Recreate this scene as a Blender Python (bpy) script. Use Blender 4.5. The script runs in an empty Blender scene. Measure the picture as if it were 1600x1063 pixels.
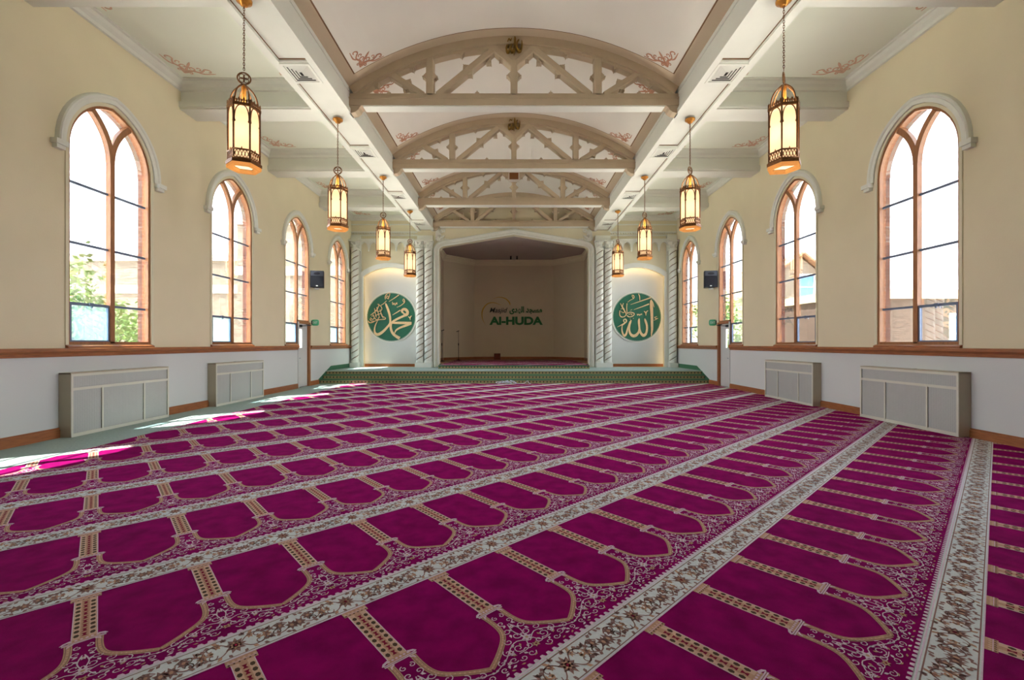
import bpy, bmesh, math, random
from math import sin, cos, pi, sqrt, radians
from mathutils import Vector, Matrix
from mathutils.geometry import tessellate_polygon

# ------------------------------------------------------------------ camera, sky, sun, exposure
S = bpy.context.scene
COL = S.collection
cam_d = bpy.data.cameras.new('camera')
cam_d.sensor_width = 36.0
cam_d.lens = 15.75
cam_d.shift_x = -3.0 / 1600
cam_d.shift_y = 5.5 / 1600
cam_d.clip_end = 500
cam = bpy.data.objects.new('camera', cam_d)
cam.location = (0, 0, 1.5)
cam.rotation_euler = (pi / 2, 0, 0)
COL.objects.link(cam)
S.camera = cam

world = bpy.data.worlds.new('sky')
S.world = world
world.use_nodes = True
wn = world.node_tree.nodes
wl = world.node_tree.links
bg = wn['Background']
tc = wn.new('ShaderNodeTexCoord')
sx = wn.new('ShaderNodeSeparateXYZ')
ramp = wn.new('ShaderNodeValToRGB')
ramp.color_ramp.elements[0].position = 0.0
ramp.color_ramp.elements[0].color = (0.95, 0.95, 1.0, 1)
ramp.color_ramp.elements[1].position = 1.0
ramp.color_ramp.elements[1].color = (0.62, 0.78, 1.0, 1)
wl.new(tc.outputs['Generated'], sx.inputs[0])
wl.new(sx.outputs['Z'], ramp.inputs[0])
wl.new(ramp.outputs[0], bg.inputs[0])
bg.inputs[1].default_value = 9.0

sun_d = bpy.data.lights.new('sun', 'SUN')
sun_d.energy = 40.0
sun_d.angle = radians(0.6)
sun_d.color = (1.0, 0.95, 0.87)
sun = bpy.data.objects.new('sun', sun_d)
SUN_DIR = Vector((0.36, 0.24, -1.0)).normalized()
sun.rotation_euler = SUN_DIR.to_track_quat('-Z', 'Y').to_euler()
sun.location = (-20, -10, 40)
COL.objects.link(sun)

S.view_settings.view_transform = 'Standard'
S.view_settings.look = 'None'
S.view_settings.gamma = 1.0
S.view_settings.use_curve_mapping = False
S.view_settings.exposure = 0.55
cy = S.cycles
cy.max_bounces = 10
cy.diffuse_bounces = 7
cy.glossy_bounces = 3
cy.transmission_bounces = 6
cy.transparent_max_bounces = 12
cy.sample_clamp_indirect = 6.0
cy.caustics_reflective = False
cy.caustics_refractive = False
cy.use_denoising = True

# ------------------------------------------------------------------ room measures (metres)
HW = 7.25            # half width of the hall (inner wall faces)
YE = 20.0            # end wall
YR = -5.5            # rear wall
BAY = 3.46
WY = [8.11 + BAY * k for k in range(-1, 4)]    # window centres, last four in view
WHW, WSILL, WSPR, WC, WR = 0.83, 1.48, 4.75, 0.187, 1.017
NX = 3.57            # nave half width
BX = 4.30            # outer edge of the long beams
ZC = 7.2             # aisle ceiling
BEAMY = [9.69 + 3.48 * k for k in range(-4, 3)]
WALL_T, BRICK_T = 0.11, 0.13

# ------------------------------------------------------------------ materials
def lin(c):
    return tuple(((x / 255) / 12.92 if x / 255 <= 0.04045 else ((x / 255 + 0.055) / 1.055) ** 2.4) for x in c)

MATS = {}
def mat(name, rgb, rough=0.6, metal=0.0, var=0.06, scale=6.0, bump=0.0, bscale=80.0, sheen=0.0, stretch=None, spec=0.5):
    if name in MATS: return MATS[name]
    m = bpy.data.materials.new(name)
    m.use_nodes = True
    n, l = m.node_tree.nodes, m.node_tree.links
    b = n['Principled BSDF']
    c = lin(rgb)
    b.inputs['Roughness'].default_value = rough
    b.inputs['Metallic'].default_value = metal
    b.inputs['Specular IOR Level'].default_value = spec
    if sheen:
        b.inputs['Sheen Weight'].default_value = sheen
        b.inputs['Sheen Roughness'].default_value = 0.4
    t = n.new('ShaderNodeTexCoord')
    mp = n.new('ShaderNodeMapping')
    if stretch: mp.inputs['Scale'].default_value = stretch
    l.new(t.outputs['Object'], mp.inputs[0])
    nz = n.new('ShaderNodeTexNoise')
    nz.inputs['Scale'].default_value = scale
    nz.inputs['Detail'].default_value = 4
    l.new(mp.outputs[0], nz.inputs['Vector'])
    r = n.new('ShaderNodeValToRGB')
    r.color_ramp.elements[0].position = 0.3
    r.color_ramp.elements[1].position = 0.7
    r.color_ramp.elements[0].color = tuple(max(0, x * (1 - var)) for x in c) + (1,)
    r.color_ramp.elements[1].color = tuple(min(1, x * (1 + var)) for x in c) + (1,)
    l.new(nz.outputs['Fac'], r.inputs[0])
    l.new(r.outputs[0], b.inputs['Base Color'])
    if bump:
        n2 = n.new('ShaderNodeTexNoise')
        n2.inputs['Scale'].default_value = bscale
        n2.inputs['Detail'].default_value = 3
        l.new(mp.outputs[0], n2.inputs['Vector'])
        bp = n.new('ShaderNodeBump')
        bp.inputs['Strength'].default_value = bump
        bp.inputs['Distance'].default_value = 0.01
        l.new(n2.outputs['Fac'], bp.inputs['Height'])
        l.new(bp.outputs[0], b.inputs['Normal'])
    MATS[name] = m
    return m

def wall_paint():
    """cream paint above the chair rail, pale grey paint below it"""
    m = mat('wall_paint', (218, 208, 178), 0.75, var=0.02, scale=1.5, bump=0.12, bscale=45)
    n, l = m.node_tree.nodes, m.node_tree.links
    g = n.new('ShaderNodeNewGeometry')
    s = n.new('ShaderNodeSeparateXYZ')
    l.new(g.outputs['Position'], s.inputs[0])
    c = n.new('ShaderNodeMath'); c.operation = 'GREATER_THAN'; c.inputs[1].default_value = 1.35
    l.new(s.outputs['Z'], c.inputs[0])
    mx = n.new('ShaderNodeMix'); mx.data_type = 'RGBA'
    l.new(c.outputs[0], mx.inputs[0])
    mx.inputs[6].default_value = lin((204, 208, 207)) + (1,)
    b = n['Principled BSDF']
    src = b.inputs['Base Color'].links[0].from_socket
    l.new(src, mx.inputs[7])
    l.new(mx.outputs[2], b.inputs['Base Color'])
    return m

def brick_mat(name, c1, c2, mortar, scale=4.0, axis='X'):
    m = bpy.data.materials.new(name); m.use_nodes = True
    n, l = m.node_tree.nodes, m.node_tree.links
    b = n['Principled BSDF']; b.inputs['Roughness'].default_value = 0.9
    g = n.new('ShaderNodeNewGeometry'); s = n.new('ShaderNodeSeparateXYZ'); cb = n.new('ShaderNodeCombineXYZ')
    l.new(g.outputs['Position'], s.inputs[0])
    ad = n.new('ShaderNodeMath'); ad.operation = 'ADD'
    l.new(s.outputs['X'], ad.inputs[0]); l.new(s.outputs['Y'], ad.inputs[1])
    l.new(ad.outputs[0], cb.inputs[0]); l.new(s.outputs['Z'], cb.inputs[1])
    t = n.new('ShaderNodeTexBrick')
    t.inputs['Color1'].default_value = lin(c1) + (1,)
    t.inputs['Color2'].default_value = lin(c2) + (1,)
    t.inputs['Mortar'].default_value = lin(mortar) + (1,)
    t.inputs['Scale'].default_value = scale
    t.inputs['Mortar Size'].default_value = 0.012
    t.inputs['Brick Width'].default_value = 0.9
    t.inputs['Row Height'].default_value = 0.3
    l.new(cb.outputs[0], t.inputs['Vector'])
    l.new(t.outputs['Color'], b.inputs['Base Color'])
    bp = n.new('ShaderNodeBump'); bp.inputs['Strength'].default_value = 0.4; bp.inputs['Distance'].default_value = 0.01
    inv = n.new('ShaderNodeMath'); inv.operation = 'SUBTRACT'; inv.inputs[0].default_value = 1
    l.new(t.outputs['Fac'], inv.inputs[1]); l.new(inv.outputs[0], bp.inputs['Height'])
    l.new(bp.outputs[0], b.inputs['Normal'])
    return m

def glass_mat(name, tint=(1, 1, 1), haze=0.0):
    m = bpy.data.materials.new(name); m.use_nodes = True
    n, l = m.node_tree.nodes, m.node_tree.links
    n.remove(n['Principled BSDF'])
    out = n['Material Output']
    tr = n.new('ShaderNodeBsdfTransparent'); tr.inputs[0].default_value = tuple(tint) + (1,)
    gl = n.new('ShaderNodeBsdfGlossy'); gl.inputs['Roughness'].default_value = 0.02
    fr = n.new('ShaderNodeFresnel'); fr.inputs[0].default_value = 1.4
    ml = n.new('ShaderNodeMath'); ml.operation = 'MULTIPLY'; ml.inputs[1].default_value = 0.5
    l.new(fr.outputs[0], ml.inputs[0])
    mx = n.new('ShaderNodeMixShader')
    l.new(ml.outputs[0], mx.inputs[0]); l.new(tr.outputs[0], mx.inputs[1]); l.new(gl.outputs[0], mx.inputs[2])
    last = mx
    if haze:
        tl = n.new('ShaderNodeBsdfTranslucent'); tl.inputs[0].default_value = (0.35, 0.47, 0.5, 1)
        mx2 = n.new('ShaderNodeMixShader'); mx2.inputs[0].default_value = haze
        l.new(mx.outputs[0], mx2.inputs[1]); l.new(tl.outputs[0], mx2.inputs[2]); last = mx2
    l.new(last.outputs[0], out.inputs[0])
    return m

def glow_mat(name, rgb, strength, base=(235, 222, 200), trans=0.0):
    m = bpy.data.materials.new(name); m.use_nodes = True
    n, l = m.node_tree.nodes, m.node_tree.links
    n.remove(n['Principled BSDF'])
    out = n['Material Output']
    e = n.new('ShaderNodeEmission'); e.inputs[0].default_value = lin(rgb) + (1,); e.inputs[1].default_value = strength
    nz = n.new('ShaderNodeTexNoise'); nz.inputs['Scale'].default_value = 9
    r = n.new('ShaderNodeValToRGB')
    r.color_ramp.elements[0].color = lin(base) + (1,)
    r.color_ramp.elements[1].color = tuple(min(1, x * 1.1) for x in lin(base)) + (1,)
    l.new(nz.outputs['Fac'], r.inputs[0])
    t = n.new('ShaderNodeBsdfTranslucent'); l.new(r.outputs[0], t.inputs[0])
    a = n.new('ShaderNodeAddShader')
    l.new(e.outputs[0], a.inputs[0]); l.new(t.outputs[0], a.inputs[1])
    l.new(a.outputs[0], out.inputs[0])
    return m

def riser_mat():
    """flat woven border pattern on the step risers: olive ground, dark red flowers, green edge"""
    m = bpy.data.materials.new('patterned_riser_carpet'); m.use_nodes = True
    n, l = m.node_tree.nodes, m.node_tree.links
    b = n['Principled BSDF']; b.inputs['Roughness'].default_value = 0.95
    g = n.new('ShaderNodeNewGeometry'); s = n.new('ShaderNodeSeparateXYZ')
    l.new(g.outputs['Position'], s.inputs[0])
    def math_(op, a, bv=None, c=None):
        q = n.new('ShaderNodeMath'); q.operation = op
        for i, v in enumerate((a, bv, c)):
            if v is None: continue
            if isinstance(v, (int, float)): q.inputs[i].default_value = v
            else: l.new(v, q.inputs[i])
        return q.outputs[0]
    fx = math_('PINGPONG', math_('MULTIPLY', s.outputs['X'], 1 / 0.13), 0.5)
    fz = math_('MULTIPLY', math_('PINGPONG', math_('ADD', math_('MULTIPLY', s.outputs['Z'], 1 / 0.15), 0.0), 0.5), 1.0)
    dx = math_('MULTIPLY', math_('SUBTRACT', 0.5, fx), 1.1)
    dz = math_('SUBTRACT', 0.5, fz)
    d = math_('SQRT', math_('ADD', math_('MULTIPLY', dx, dx), math_('MULTIPLY', dz, dz)))
    fl = math_('LESS_THAN', d, 0.2)
    dx2 = math_('MULTIPLY', fx, 1.1)
    d2 = math_('SQRT', math_('ADD', math_('MULTIPLY', dx2, dx2), math_('MULTIPLY', dz, dz)))
    fl2 = math_('LESS_THAN', d2, 0.12)
    ed = math_('LESS_THAN', fz, 0.1)
    def mixc(f, c1, c2):
        q = n.new('ShaderNodeMix'); q.data_type = 'RGBA'
        l.new(f, q.inputs[0])
        if isinstance(c1, tuple): q.inputs[6].default_value = c1 + (1,)
        else: l.new(c1, q.inputs[6])
        q.inputs[7].default_value = c2 + (1,)
        return q.outputs[2]
    c = mixc(fl2, lin((150, 150, 105)), lin((170, 60, 60)))
    c = mixc(fl, c, lin((55, 35, 40)))
    c = mixc(ed, c, lin((60, 110, 85)))
    l.new(c, b.inputs['Base Color'])
    return m

def grille_mat():
    m = mat('perforated_metal', (186, 190, 186), 0.5, 0.2, var=0.02)
    n, l = m.node_tree.nodes, m.node_tree.links
    g = n.new('ShaderNodeNewGeometry'); s = n.new('ShaderNodeSeparateXYZ'); l.new(g.outputs['Position'], s.inputs[0])
    def dots(sock, p):
        q = n.new('ShaderNodeMath'); q.operation = 'MULTIPLY'; q.inputs[1].default_value = 1 / p; l.new(sock, q.inputs[0])
        w = n.new('ShaderNodeMath'); w.operation = 'PINGPONG'; w.inputs[1].default_value = 0.5; l.new(q.outputs[0], w.inputs[0])
        e = n.new('ShaderNodeMath'); e.operation = 'GREATER_THAN'; e.inputs[1].default_value = 0.27; l.new(w.outputs[0], e.inputs[0])
        return e.outputs[0]
    a, b_ = dots(s.outputs['Y'], 0.03), dots(s.outputs['Z'], 0.012)
    mu = n.new('ShaderNodeMath'); mu.operation = 'MULTIPLY'; l.new(a, mu.inputs[0]); l.new(b_, mu.inputs[1])
    b = n['Principled BSDF']; src = b.inputs['Base Color'].links[0].from_socket
    mx = n.new('ShaderNodeMix'); mx.data_type = 'RGBA'
    l.new(mu.outputs[0], mx.inputs[0]); l.new(src, mx.inputs[6]); mx.inputs[7].default_value = lin((146, 150, 148)) + (1,)
    l.new(mx.outputs[2], b.inputs['Base Color'])
    return m

M_WALL = wall_paint()
M_CREAM = mat('cream_plaster', (218, 212, 184), 0.75, var=0.02, scale=2, bump=0.1, bscale=50)
M_NICHE = mat('pale_grey_niche_paint', (206, 210, 208), 0.75, var=0.02, scale=2)
M_WHITE = mat('white_trim_paint', (220, 223, 214), 0.55, var=0.02, scale=3)
M_CEIL = mat('aisle_ceiling_paint', (224, 230, 216), 0.8, var=0.02, scale=1.2)
M_VAULT = mat('vault_field_paint', (218, 216, 206), 0.8, var=0.03, scale=0.8)
M_VBORD = mat('vault_border_paint', (196, 180, 154), 0.8, var=0.03, scale=1)
M_LINE = mat('brown_line_paint', (112, 82, 52), 0.8, var=0.1)
M_STENCIL2 = mat('pale_rose_stencil_paint', (206, 172, 150), 0.8, var=0.1, scale=20)
M_STENCIL = mat('rose_brown_stencil_paint', (176, 130, 104), 0.8, var=0.15, scale=20)
M_TRUSS = mat('taupe_truss_paint', (182, 166, 140), 0.6, var=0.05, scale=3, bump=0.1, bscale=40)
M_WOOD = mat('oak_window_wood', (150, 100, 60), 0.4, var=0.22, scale=9, stretch=(6, 6, 0.7), bump=0.05)
M_RAIL = mat('oak_rail_wood', (150, 92, 52), 0.4, var=0.25, scale=9, stretch=(6, 0.6, 6), bump=0.05)
M_BRICK = brick_mat('red_brick', (140, 84, 68), (104, 62, 54), (176, 166, 154))
M_BUFF = brick_mat('buff_brick', (166, 152, 132), (134, 118, 102), (190, 184, 172))
M_TANBRICK = brick_mat('tan_brick', (112, 90, 76), (84, 68, 58), (136, 128, 118))
M_STONE = mat('pale_stone', (205, 198, 186), 0.9, var=0.08)
M_METAL = mat('grey_window_metal', (104, 118, 142), 0.4, 0.3)
M_GLASS = glass_mat('window_glass', (0.97, 0.98, 0.98))
M_HAZE = glass_mat('obscured_glass', (0.80, 0.93, 0.95), 0.12)
M_TEAL = mat('teal_carpet', (156, 176, 172), 0.95, var=0.1, scale=30, bump=0.4, bscale=300)
M_GREEN = mat('green_carpet', (62, 112, 82), 0.95, var=0.12, scale=25, bump=0.4, bscale=300)
M_RISER = riser_mat()
M_RADF = mat('cream_enamel', (212, 212, 198), 0.4, 0.1, var=0.02)
M_RADS = mat('beige_enamel', (178, 170, 148), 0.45, 0.1, var=0.03)
M_GRILLE = grille_mat()
M_BRONZE = mat('antique_bronze', (120, 82, 48), 0.4, 0.75, var=0.25, scale=30)
M_GOLD = mat('aged_gold', (190, 130, 55), 0.35, 0.7, var=0.2, scale=25)
M_SHADE = glow_mat('glowing_opal_glass', (255, 220, 186), 0.25)
M_DIFF = glow_mat('glowing_diffuser', (255, 230, 206), 0.42)
M_AMBER = glow_mat('glowing_amber_glass', (255, 200, 130), 0.16, (225, 180, 120))
M_BLACK = mat('black_plastic', (16, 20, 30), 0.55, var=0.1, spec=0.3)
M_GREY = mat('grey_plastic', (58, 64, 76), 0.5, var=0.05)
M_DISC = mat('green_medallion_enamel', (22, 98, 74), 0.5, var=0.05)
M_GILT = mat('pale_gilt', (226, 196, 150), 0.45, 0.1, var=0.08, scale=12)
M_DARKGOLD = mat('dark_gold_leaf', (128, 98, 28), 0.5, 0.1, var=0.2, scale=30)
M_LETTER = mat('dark_green_letters', (0, 104, 44), 0.5, var=0.05)
M_LETTERB = mat('charcoal_letters', (40, 48, 40), 0.5, var=0.05)
M_SWOOSH = mat('yellow_gold_paint', (196, 158, 60), 0.5, var=0.1)
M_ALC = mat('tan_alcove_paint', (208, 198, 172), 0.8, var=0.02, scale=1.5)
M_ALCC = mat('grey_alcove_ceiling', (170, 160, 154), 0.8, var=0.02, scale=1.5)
M_DOOR = mat('pale_grey_door_paint', (196, 198, 196), 0.5, var=0.02)
M_EXIT = mat('green_sign_plastic', (70, 170, 120), 0.4, var=0.05)
M_LEAF = mat('sunlit_leaf', (112, 146, 66), 0.6, var=0.45, scale=2.5)
M_BARK = mat('tree_bark', (96, 78, 62), 0.9, var=0.3, scale=8, bump=0.5, bscale=20)
M_GROUND = mat('pale_bounce_ground', (196, 190, 178), 0.95, var=0.12, scale=0.4)  # unseen ground, toned pale to bounce daylight up to the ceilings
M_SIDING = mat('cream_siding', (226, 214, 178), 0.7, var=0.03)
M_SHINGLE = mat('tan_shingle', (170, 128, 98), 0.9, var=0.2, scale=3)
M_BLUEGL = mat('blue_window_glass', (110, 160, 205), 0.1, var=0.1)
M_WHITECORD = mat('white_cord', (205, 212, 230), 0.5, var=0.05)
M_SLOT = mat('dark_slot', (50, 44, 38), 0.8, var=0.1)
R_CRIM = mat('crimson_pile', (132, 8, 88), 0.95, var=0.22, scale=7, bump=0.5, bscale=420, spec=0.03)
R_CREAM = mat('cream_pile', (206, 172, 150), 0.95, var=0.06, scale=60, bump=0.3, bscale=420, spec=0.1)
R_TAN = mat('tan_pile', (186, 146, 122), 0.95, var=0.1, scale=60, bump=0.3, bscale=420, spec=0.1)
R_LILAC = mat('lilac_white_pile', (216, 190, 208), 0.95, var=0.08, scale=60, spec=0.1)
R_BAND = mat('pale_sage_pile', (210, 216, 216), 0.95, var=0.05, scale=60, bump=0.3, bscale=420, spec=0.1)
R_BROWN = mat('brown_pile', (140, 108, 102), 0.95, var=0.1, scale=60, spec=0.1)
R_DARK = mat('dark_olive_pile', (78, 62, 48), 0.95, var=0.1, scale=60, spec=0.1)
R_RED = mat('deep_red_pile', (122, 22, 50), 0.95, var=0.1, scale=60, spec=0.1)
RUG_MATS = [R_CRIM, R_CREAM, R_TAN, R_LILAC, R_BAND, R_BROWN, R_DARK, R_RED]

# ------------------------------------------------------------------ mesh helpers
class MB:
    def __init__(s):
        s.v, s.f, s.m, s.s = [], [], [], []
    def add(s, vs, fs, m=0, sm=False):
        o = len(s.v)
        s.v.extend(tuple(p) for p in vs)
        for f in fs:
            s.f.append(tuple(i + o for i in f)); s.m.append(m); s.s.append(sm)
        return s
    def box(s, x0, x1, y0, y1, z0, z1, m=0):
        vs = [(x, y, z) for x in (x0, x1) for y in (y0, y1) for z in (z0, z1)]
        return s.add(vs, [(0, 1, 3, 2), (4, 6, 7, 5), (0, 4, 5, 1), (2, 3, 7, 6), (0, 2, 6, 4), (1, 5, 7, 3)], m)
    def fbox(s, fn, a0, a1, b0, b1, c0, c1, m=0):
        vs = [fn(x, y, z) for x in (a0, a1) for y in (b0, b1) for z in (c0, c1)]
        return s.add(vs, [(0, 1, 3, 2), (4, 6, 7, 5), (0, 4, 5, 1), (2, 3, 7, 6), (0, 2, 6, 4), (1, 5, 7, 3)], m)
    def tube(s, pts, r, n=8, m=0, closed=False, flat=None):
        pts = [Vector(p) for p in pts]
        N = len(pts)
        rs = r if isinstance(r, (list, tuple)) else [r] * N
        up = Vector((0, 0, 1))
        t0 = (pts[1] - pts[0]).normalized()
        if abs(t0.dot(up)) > 0.95: up = Vector((1, 0, 0))
        x = t0.cross(up).normalized()
        vs = []
        for i in range(N):
            if closed: t = (pts[(i + 1) % N] - pts[i - 1]).normalized()
            else: t = (pts[min(i + 1, N - 1)] - pts[max(i - 1, 0)]).normalized()
            x = (x - t * x.dot(t)).normalized()
            y = t.cross(x)
            for k in range(n):
                a = 2 * pi * (k + 0.5) / n
                vs.append(pts[i] + (x * cos(a) + y * sin(a)) * rs[i])
        fs = []
        for i in range(N if closed else N - 1):
            j = (i + 1) % N
            for k in range(n):
                k2 = (k + 1) % n
                fs.append((i * n + k, i * n + k2, j * n + k2, j * n + k))
        if not closed:
            fs.append(tuple(range(n))[::-1]); fs.append(tuple((N - 1) * n + k for k in range(n)))
        return s.add(vs, fs, m, n > 4)
    def lathe(s, prof, n=16, c=(0, 0, 0), m=0, sm=True, rot=0.0):
        vs = []
        for r, z in prof:
            for k in range(n):
                a = 2 * pi * k / n + rot
                vs.append((c[0] + r * cos(a), c[1] + r * sin(a), c[2] + z))
        fs = []
        for i in range(len(prof) - 1):
            for k in range(n):
                k2 = (k + 1) % n
                fs.append((i * n + k, i * n + k2, (i + 1) * n + k2, (i + 1) * n + k))
        fs.append(tuple(range(n))[::-1]); fs.append(tuple((len(prof) - 1) * n + k for k in range(n)))
        return s.add(vs, fs, m, sm)
    def plate(s, loops, w0, w1, fn, m=0, mside=None, mback=None):
        """flat slab with holes: loops[0] outer, the others holes, in (a, b); fn(a, b, w) -> xyz"""
        tris = tessellate_polygon([[Vector((a, b, 0)) for a, b in lp] for lp in loops])
        flat = [p for lp in loops for p in lp]
        s.add([fn(a, b, w0) for a, b in flat], tris, m)
        s.add([fn(a, b, w1) for a, b in flat], tris, m if mback is None else mback)
        for lp in loops:
            k = len(lp)
            vs = [fn(a, b, w0) for a, b in lp] + [fn(a, b, w1) for a, b in lp]
            s.add(vs, [(i, (i + 1) % k, k + (i + 1) % k, k + i) for i in range(k)], m if mside is None else mside)
        return s
    def sweep(s, path, prof, fn, m=0, closed=False, sm=False):
        """profile [(offset along the path's outward normal, w)] swept along a 2D path with mitred corners"""
        N, P = len(path), len(prof)
        vs = []
        for i in range(N):
            p = Vector(path[i])
            q0 = Vector(path[i - 1]) if (closed or i > 0) else None
            q1 = Vector(path[(i + 1) % N]) if (closed or i < N - 1) else None
            d0 = (p - q0).normalized() if q0 is not None else (q1 - p).normalized()
            d1 = (q1 - p).normalized() if q1 is not None else d0
            n0, n1 = Vector((d0.y, -d0.x)), Vector((d1.y, -d1.x))
            nn = (n0 + n1).normalized()
            k = 1 / max(0.3, nn.dot(n0))
            for o, w in prof:
                vs.append(fn(p.x + nn.x * o * k, p.y + nn.y * o * k, w))
        fs = []
        for i in range(N if closed else N - 1):
            j = (i + 1) % N
            for k in range(P - 1):
                fs.append((i * P + k, i * P + k + 1, j * P + k + 1, j * P + k))
        if not closed:
            fs.append(tuple(range(P))); fs.append(tuple((N - 1) * P + k for k in range(P))[::-1])
        return s.add(vs, fs, m, sm)
    def ribbon(s, pts, fn, w0, w1, m=0, closed=False):
        """thick flat stroke: pts [(a, b, width)]"""
        N = len(pts)
        L, R = [], []
        for i in range(N):
            p = Vector(pts[i][:2])
            a = Vector(pts[max(i - 1, 0)][:2]); b = Vector(pts[min(i + 1, N - 1)][:2])
            d = (b - a)
            d = d.normalized() if d.length > 1e-9 else Vector((1, 0))
            nn = Vector((-d.y, d.x)) * pts[i][2] / 2
            L.append(p + nn); R.append(p - nn)
        vs = [fn(p.x, p.y, w0) for p in L] + [fn(p.x, p.y, w0) for p in R] + [fn(p.x, p.y, w1) for p in L] + [fn(p.x, p.y, w1) for p in R]
        fs = []
        for i in range(N - 1):
            fs += [(i, i + 1, N + i + 1, N + i), (2 * N + i, 3 * N + i, 3 * N + i + 1, 2 * N + i + 1),
                   (i, 2 * N + i, 2 * N + i + 1, i + 1), (N + i, N + i + 1, 3 * N + i + 1, 3 * N + i)]
        fs += [(0, N, 3 * N, 2 * N), (N - 1, 3 * N - 1, 4 * N - 1, 2 * N - 1)]
        return s.add(vs, fs, m)
    def mesh(s, name, mats, recalc=True):
        me = bpy.data.meshes.new(name)
        me.from_pydata(s.v, [], s.f)
        for mm in (mats if isinstance(mats, (list, tuple)) else [mats]): me.materials.append(mm)
        me.polygons.foreach_set('material_index', s.m)
        me.polygons.foreach_set('use_smooth', s.s)
        if recalc:
            b = bmesh.new(); b.from_mesh(me)
            bmesh.ops.recalc_face_normals(b, faces=b.faces)
            b.to_mesh(me); b.free()
        me.update()
        return me
    def build(s, name, mats, parent=None, loc=(0, 0, 0), rz=0.0, **props):
        return link(name, s.mesh(name, mats), parent, loc, rz, **props)

def link(name, data, parent=None, loc=(0, 0, 0), rz=0.0, **props):
    o = bpy.data.objects.new(name, data)
    o.location = loc
    o.rotation_euler = (0, 0, rz)
    if parent: o.parent = parent
    COL.objects.link(o)
    for k, v in props.items(): o[k] = v
    return o

def thing(name, label, cat, loc=(0, 0, 0), rz=0.0, group=None):
    o = link(name, None, None, loc, rz, label=label, category=cat)
    o.empty_display_size = 0.2
    if group: o['group'] = group
    return o

def struct(name, mb, mats, **kw):
    return mb.build(name, mats, None, kind='structure', **kw)

def copy_tree(o, parent=None):
    c = o.copy(); COL.objects.link(c)
    c.parent = parent
    for ch in list(o.children): copy_tree(ch, c)
    return c

TRIM = [0]
def trim(mb, mats, label=None):
    TRIM[0] += 1
    o = struct('trim_%d' % TRIM[0], mb, mats)
    if label: o['label'] = label
    return o

def catmull(pts, n=5):
    out = []
    P = [pts[0]] + list(pts) + [pts[-1]]
    for i in range(1, len(P) - 2):
        for k in range(n):
            t = k / n
            out.append(tuple(0.5 * (2 * P[i][j] + (P[i + 1][j] - P[i - 1][j]) * t + (2 * P[i - 1][j] - 5 * P[i][j] + 4 * P[i + 1][j] - P[i + 2][j]) * t * t
                             + (3 * P[i][j] - P[i - 1][j] - 3 * P[i + 1][j] + P[i + 2][j]) * t ** 3) for j in range(len(pts[0]))))
    out.append(tuple(pts[-1]))
    return out

XYZ = lambda x, y, z: (x, y, z)

# ------------------------------------------------------------------ arch geometry of the windows
def arch_top(off=0.0, n=10, spr=WSPR):
    """points of the pointed head from right springing over the apex to left springing"""
    R = WR + off
    amax = math.acos(WC / R)
    right = [(-WC + R * cos(amax * i / n), spr + R * sin(amax * i / n)) for i in range(n + 1)]
    return right + [(-a, b) for a, b in right[-2::-1]]

def opening(side_far_door=False, off=0.0, sill=WSILL, door_z=0.0):
    hw = WHW + off
    if side_far_door:
        base = [(-hw, sill), (0.02, sill), (0.02, door_z), (hw, door_z)]
    else:
        base = [(-hw, sill - off), (hw, sill - off)]
    return base + arch_top(off)

# ------------------------------------------------------------------ shell: walls
for s, side in ((-1, 'left'), (1, 'right')):
    fn = lambda a, b, w, s=s: (s * (HW + w), a, b)
    holes, holes2 = [], []
    for i, yc in enumerate(WY):
        door = (i == 3)
        holes.append([(yc + a, b) for a, b in opening(door)])
        holes2.append([(yc + a, b) for a, b in opening(door, -0.02)])
    outer = [(YR - 0.3, -0.4), (YE + 0.5, -0.4), (YE + 0.5, 8.8), (YR - 0.3, 8.8)]
    struct('wall_' + side, MB().plate([outer] + holes, 0, WALL_T, fn), M_WALL)
    struct('wall_%s_brick' % side, MB().plate([outer] + holes2, WALL_T, WALL_T + BRICK_T, fn), M_BRICK)

# rear wall (behind the viewer)
struct('wall_rear', MB().box(-HW, HW, YR - 0.3, YR, -0.4, 8.8), M_WALL)

# floor
struct('floor', MB().box(-HW - 0.3, HW + 0.3, YR - 0.3, 27.5, -0.3, 0.0), M_TEAL)

# aisle ceilings, long beams, vault
for s in (-1, 1):
    struct('ceiling', MB().box(min(s * BX, s * HW), max(s * BX, s * HW), YR, YE, ZC, ZC + 0.15), M_CEIL)

VR = (NX ** 2 + 1.1 ** 2) / (2 * 1.1)     # vault radius
VZ0 = 8.16 - VR
def vz(x): return VZ0 + sqrt(VR * VR - x * x)
def vault_grid():
    mb = MB()
    amax = math.asin(NX / VR)
    bd = 0.24 / VR
    angs = [-amax, -amax + bd - 0.0022, -amax + bd + 0.0022]
    inner = [(-amax + bd) + (2 * (amax - bd)) * i / 24 for i in range(1, 24)]
    angs += inner + [amax - bd - 0.0022, amax - bd + 0.0022, amax]
    ys, kinds = [YR], []
    for y in BEAMY + [YE]:
        lo = y - 0.235
        hi = y + 0.25 + 0.235
        for v, k in ((lo - 0.014, 'field'), (lo + 0.0, 'line'), (hi - 0.014, 'border'), (hi, 'line')):
            if v > ys[-1] and v < YE: ys.append(v); kinds.append(k)
    ys.append(YE); kinds.append('border')
    nA = len(angs)
    vs = [(VR * sin(a), y, VZ0 + VR * cos(a)) for y in ys for a in angs]
    for j in range(len(ys) - 1):
        for i in range(nA - 1):
            edge = i in (0, nA - 2)
            ln = i in (1, nA - 3)
            k = kinds[j]
            m = 1 if (k == 'border' or edge) else (2 if (k == 'line' or ln) else 0)
            mb.add([vs[j * nA + i], vs[j * nA + i + 1], vs[(j + 1) * nA + i + 1], vs[(j + 1) * nA + i]], [(0, 1, 2, 3)], m, True)
    return mb
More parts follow.
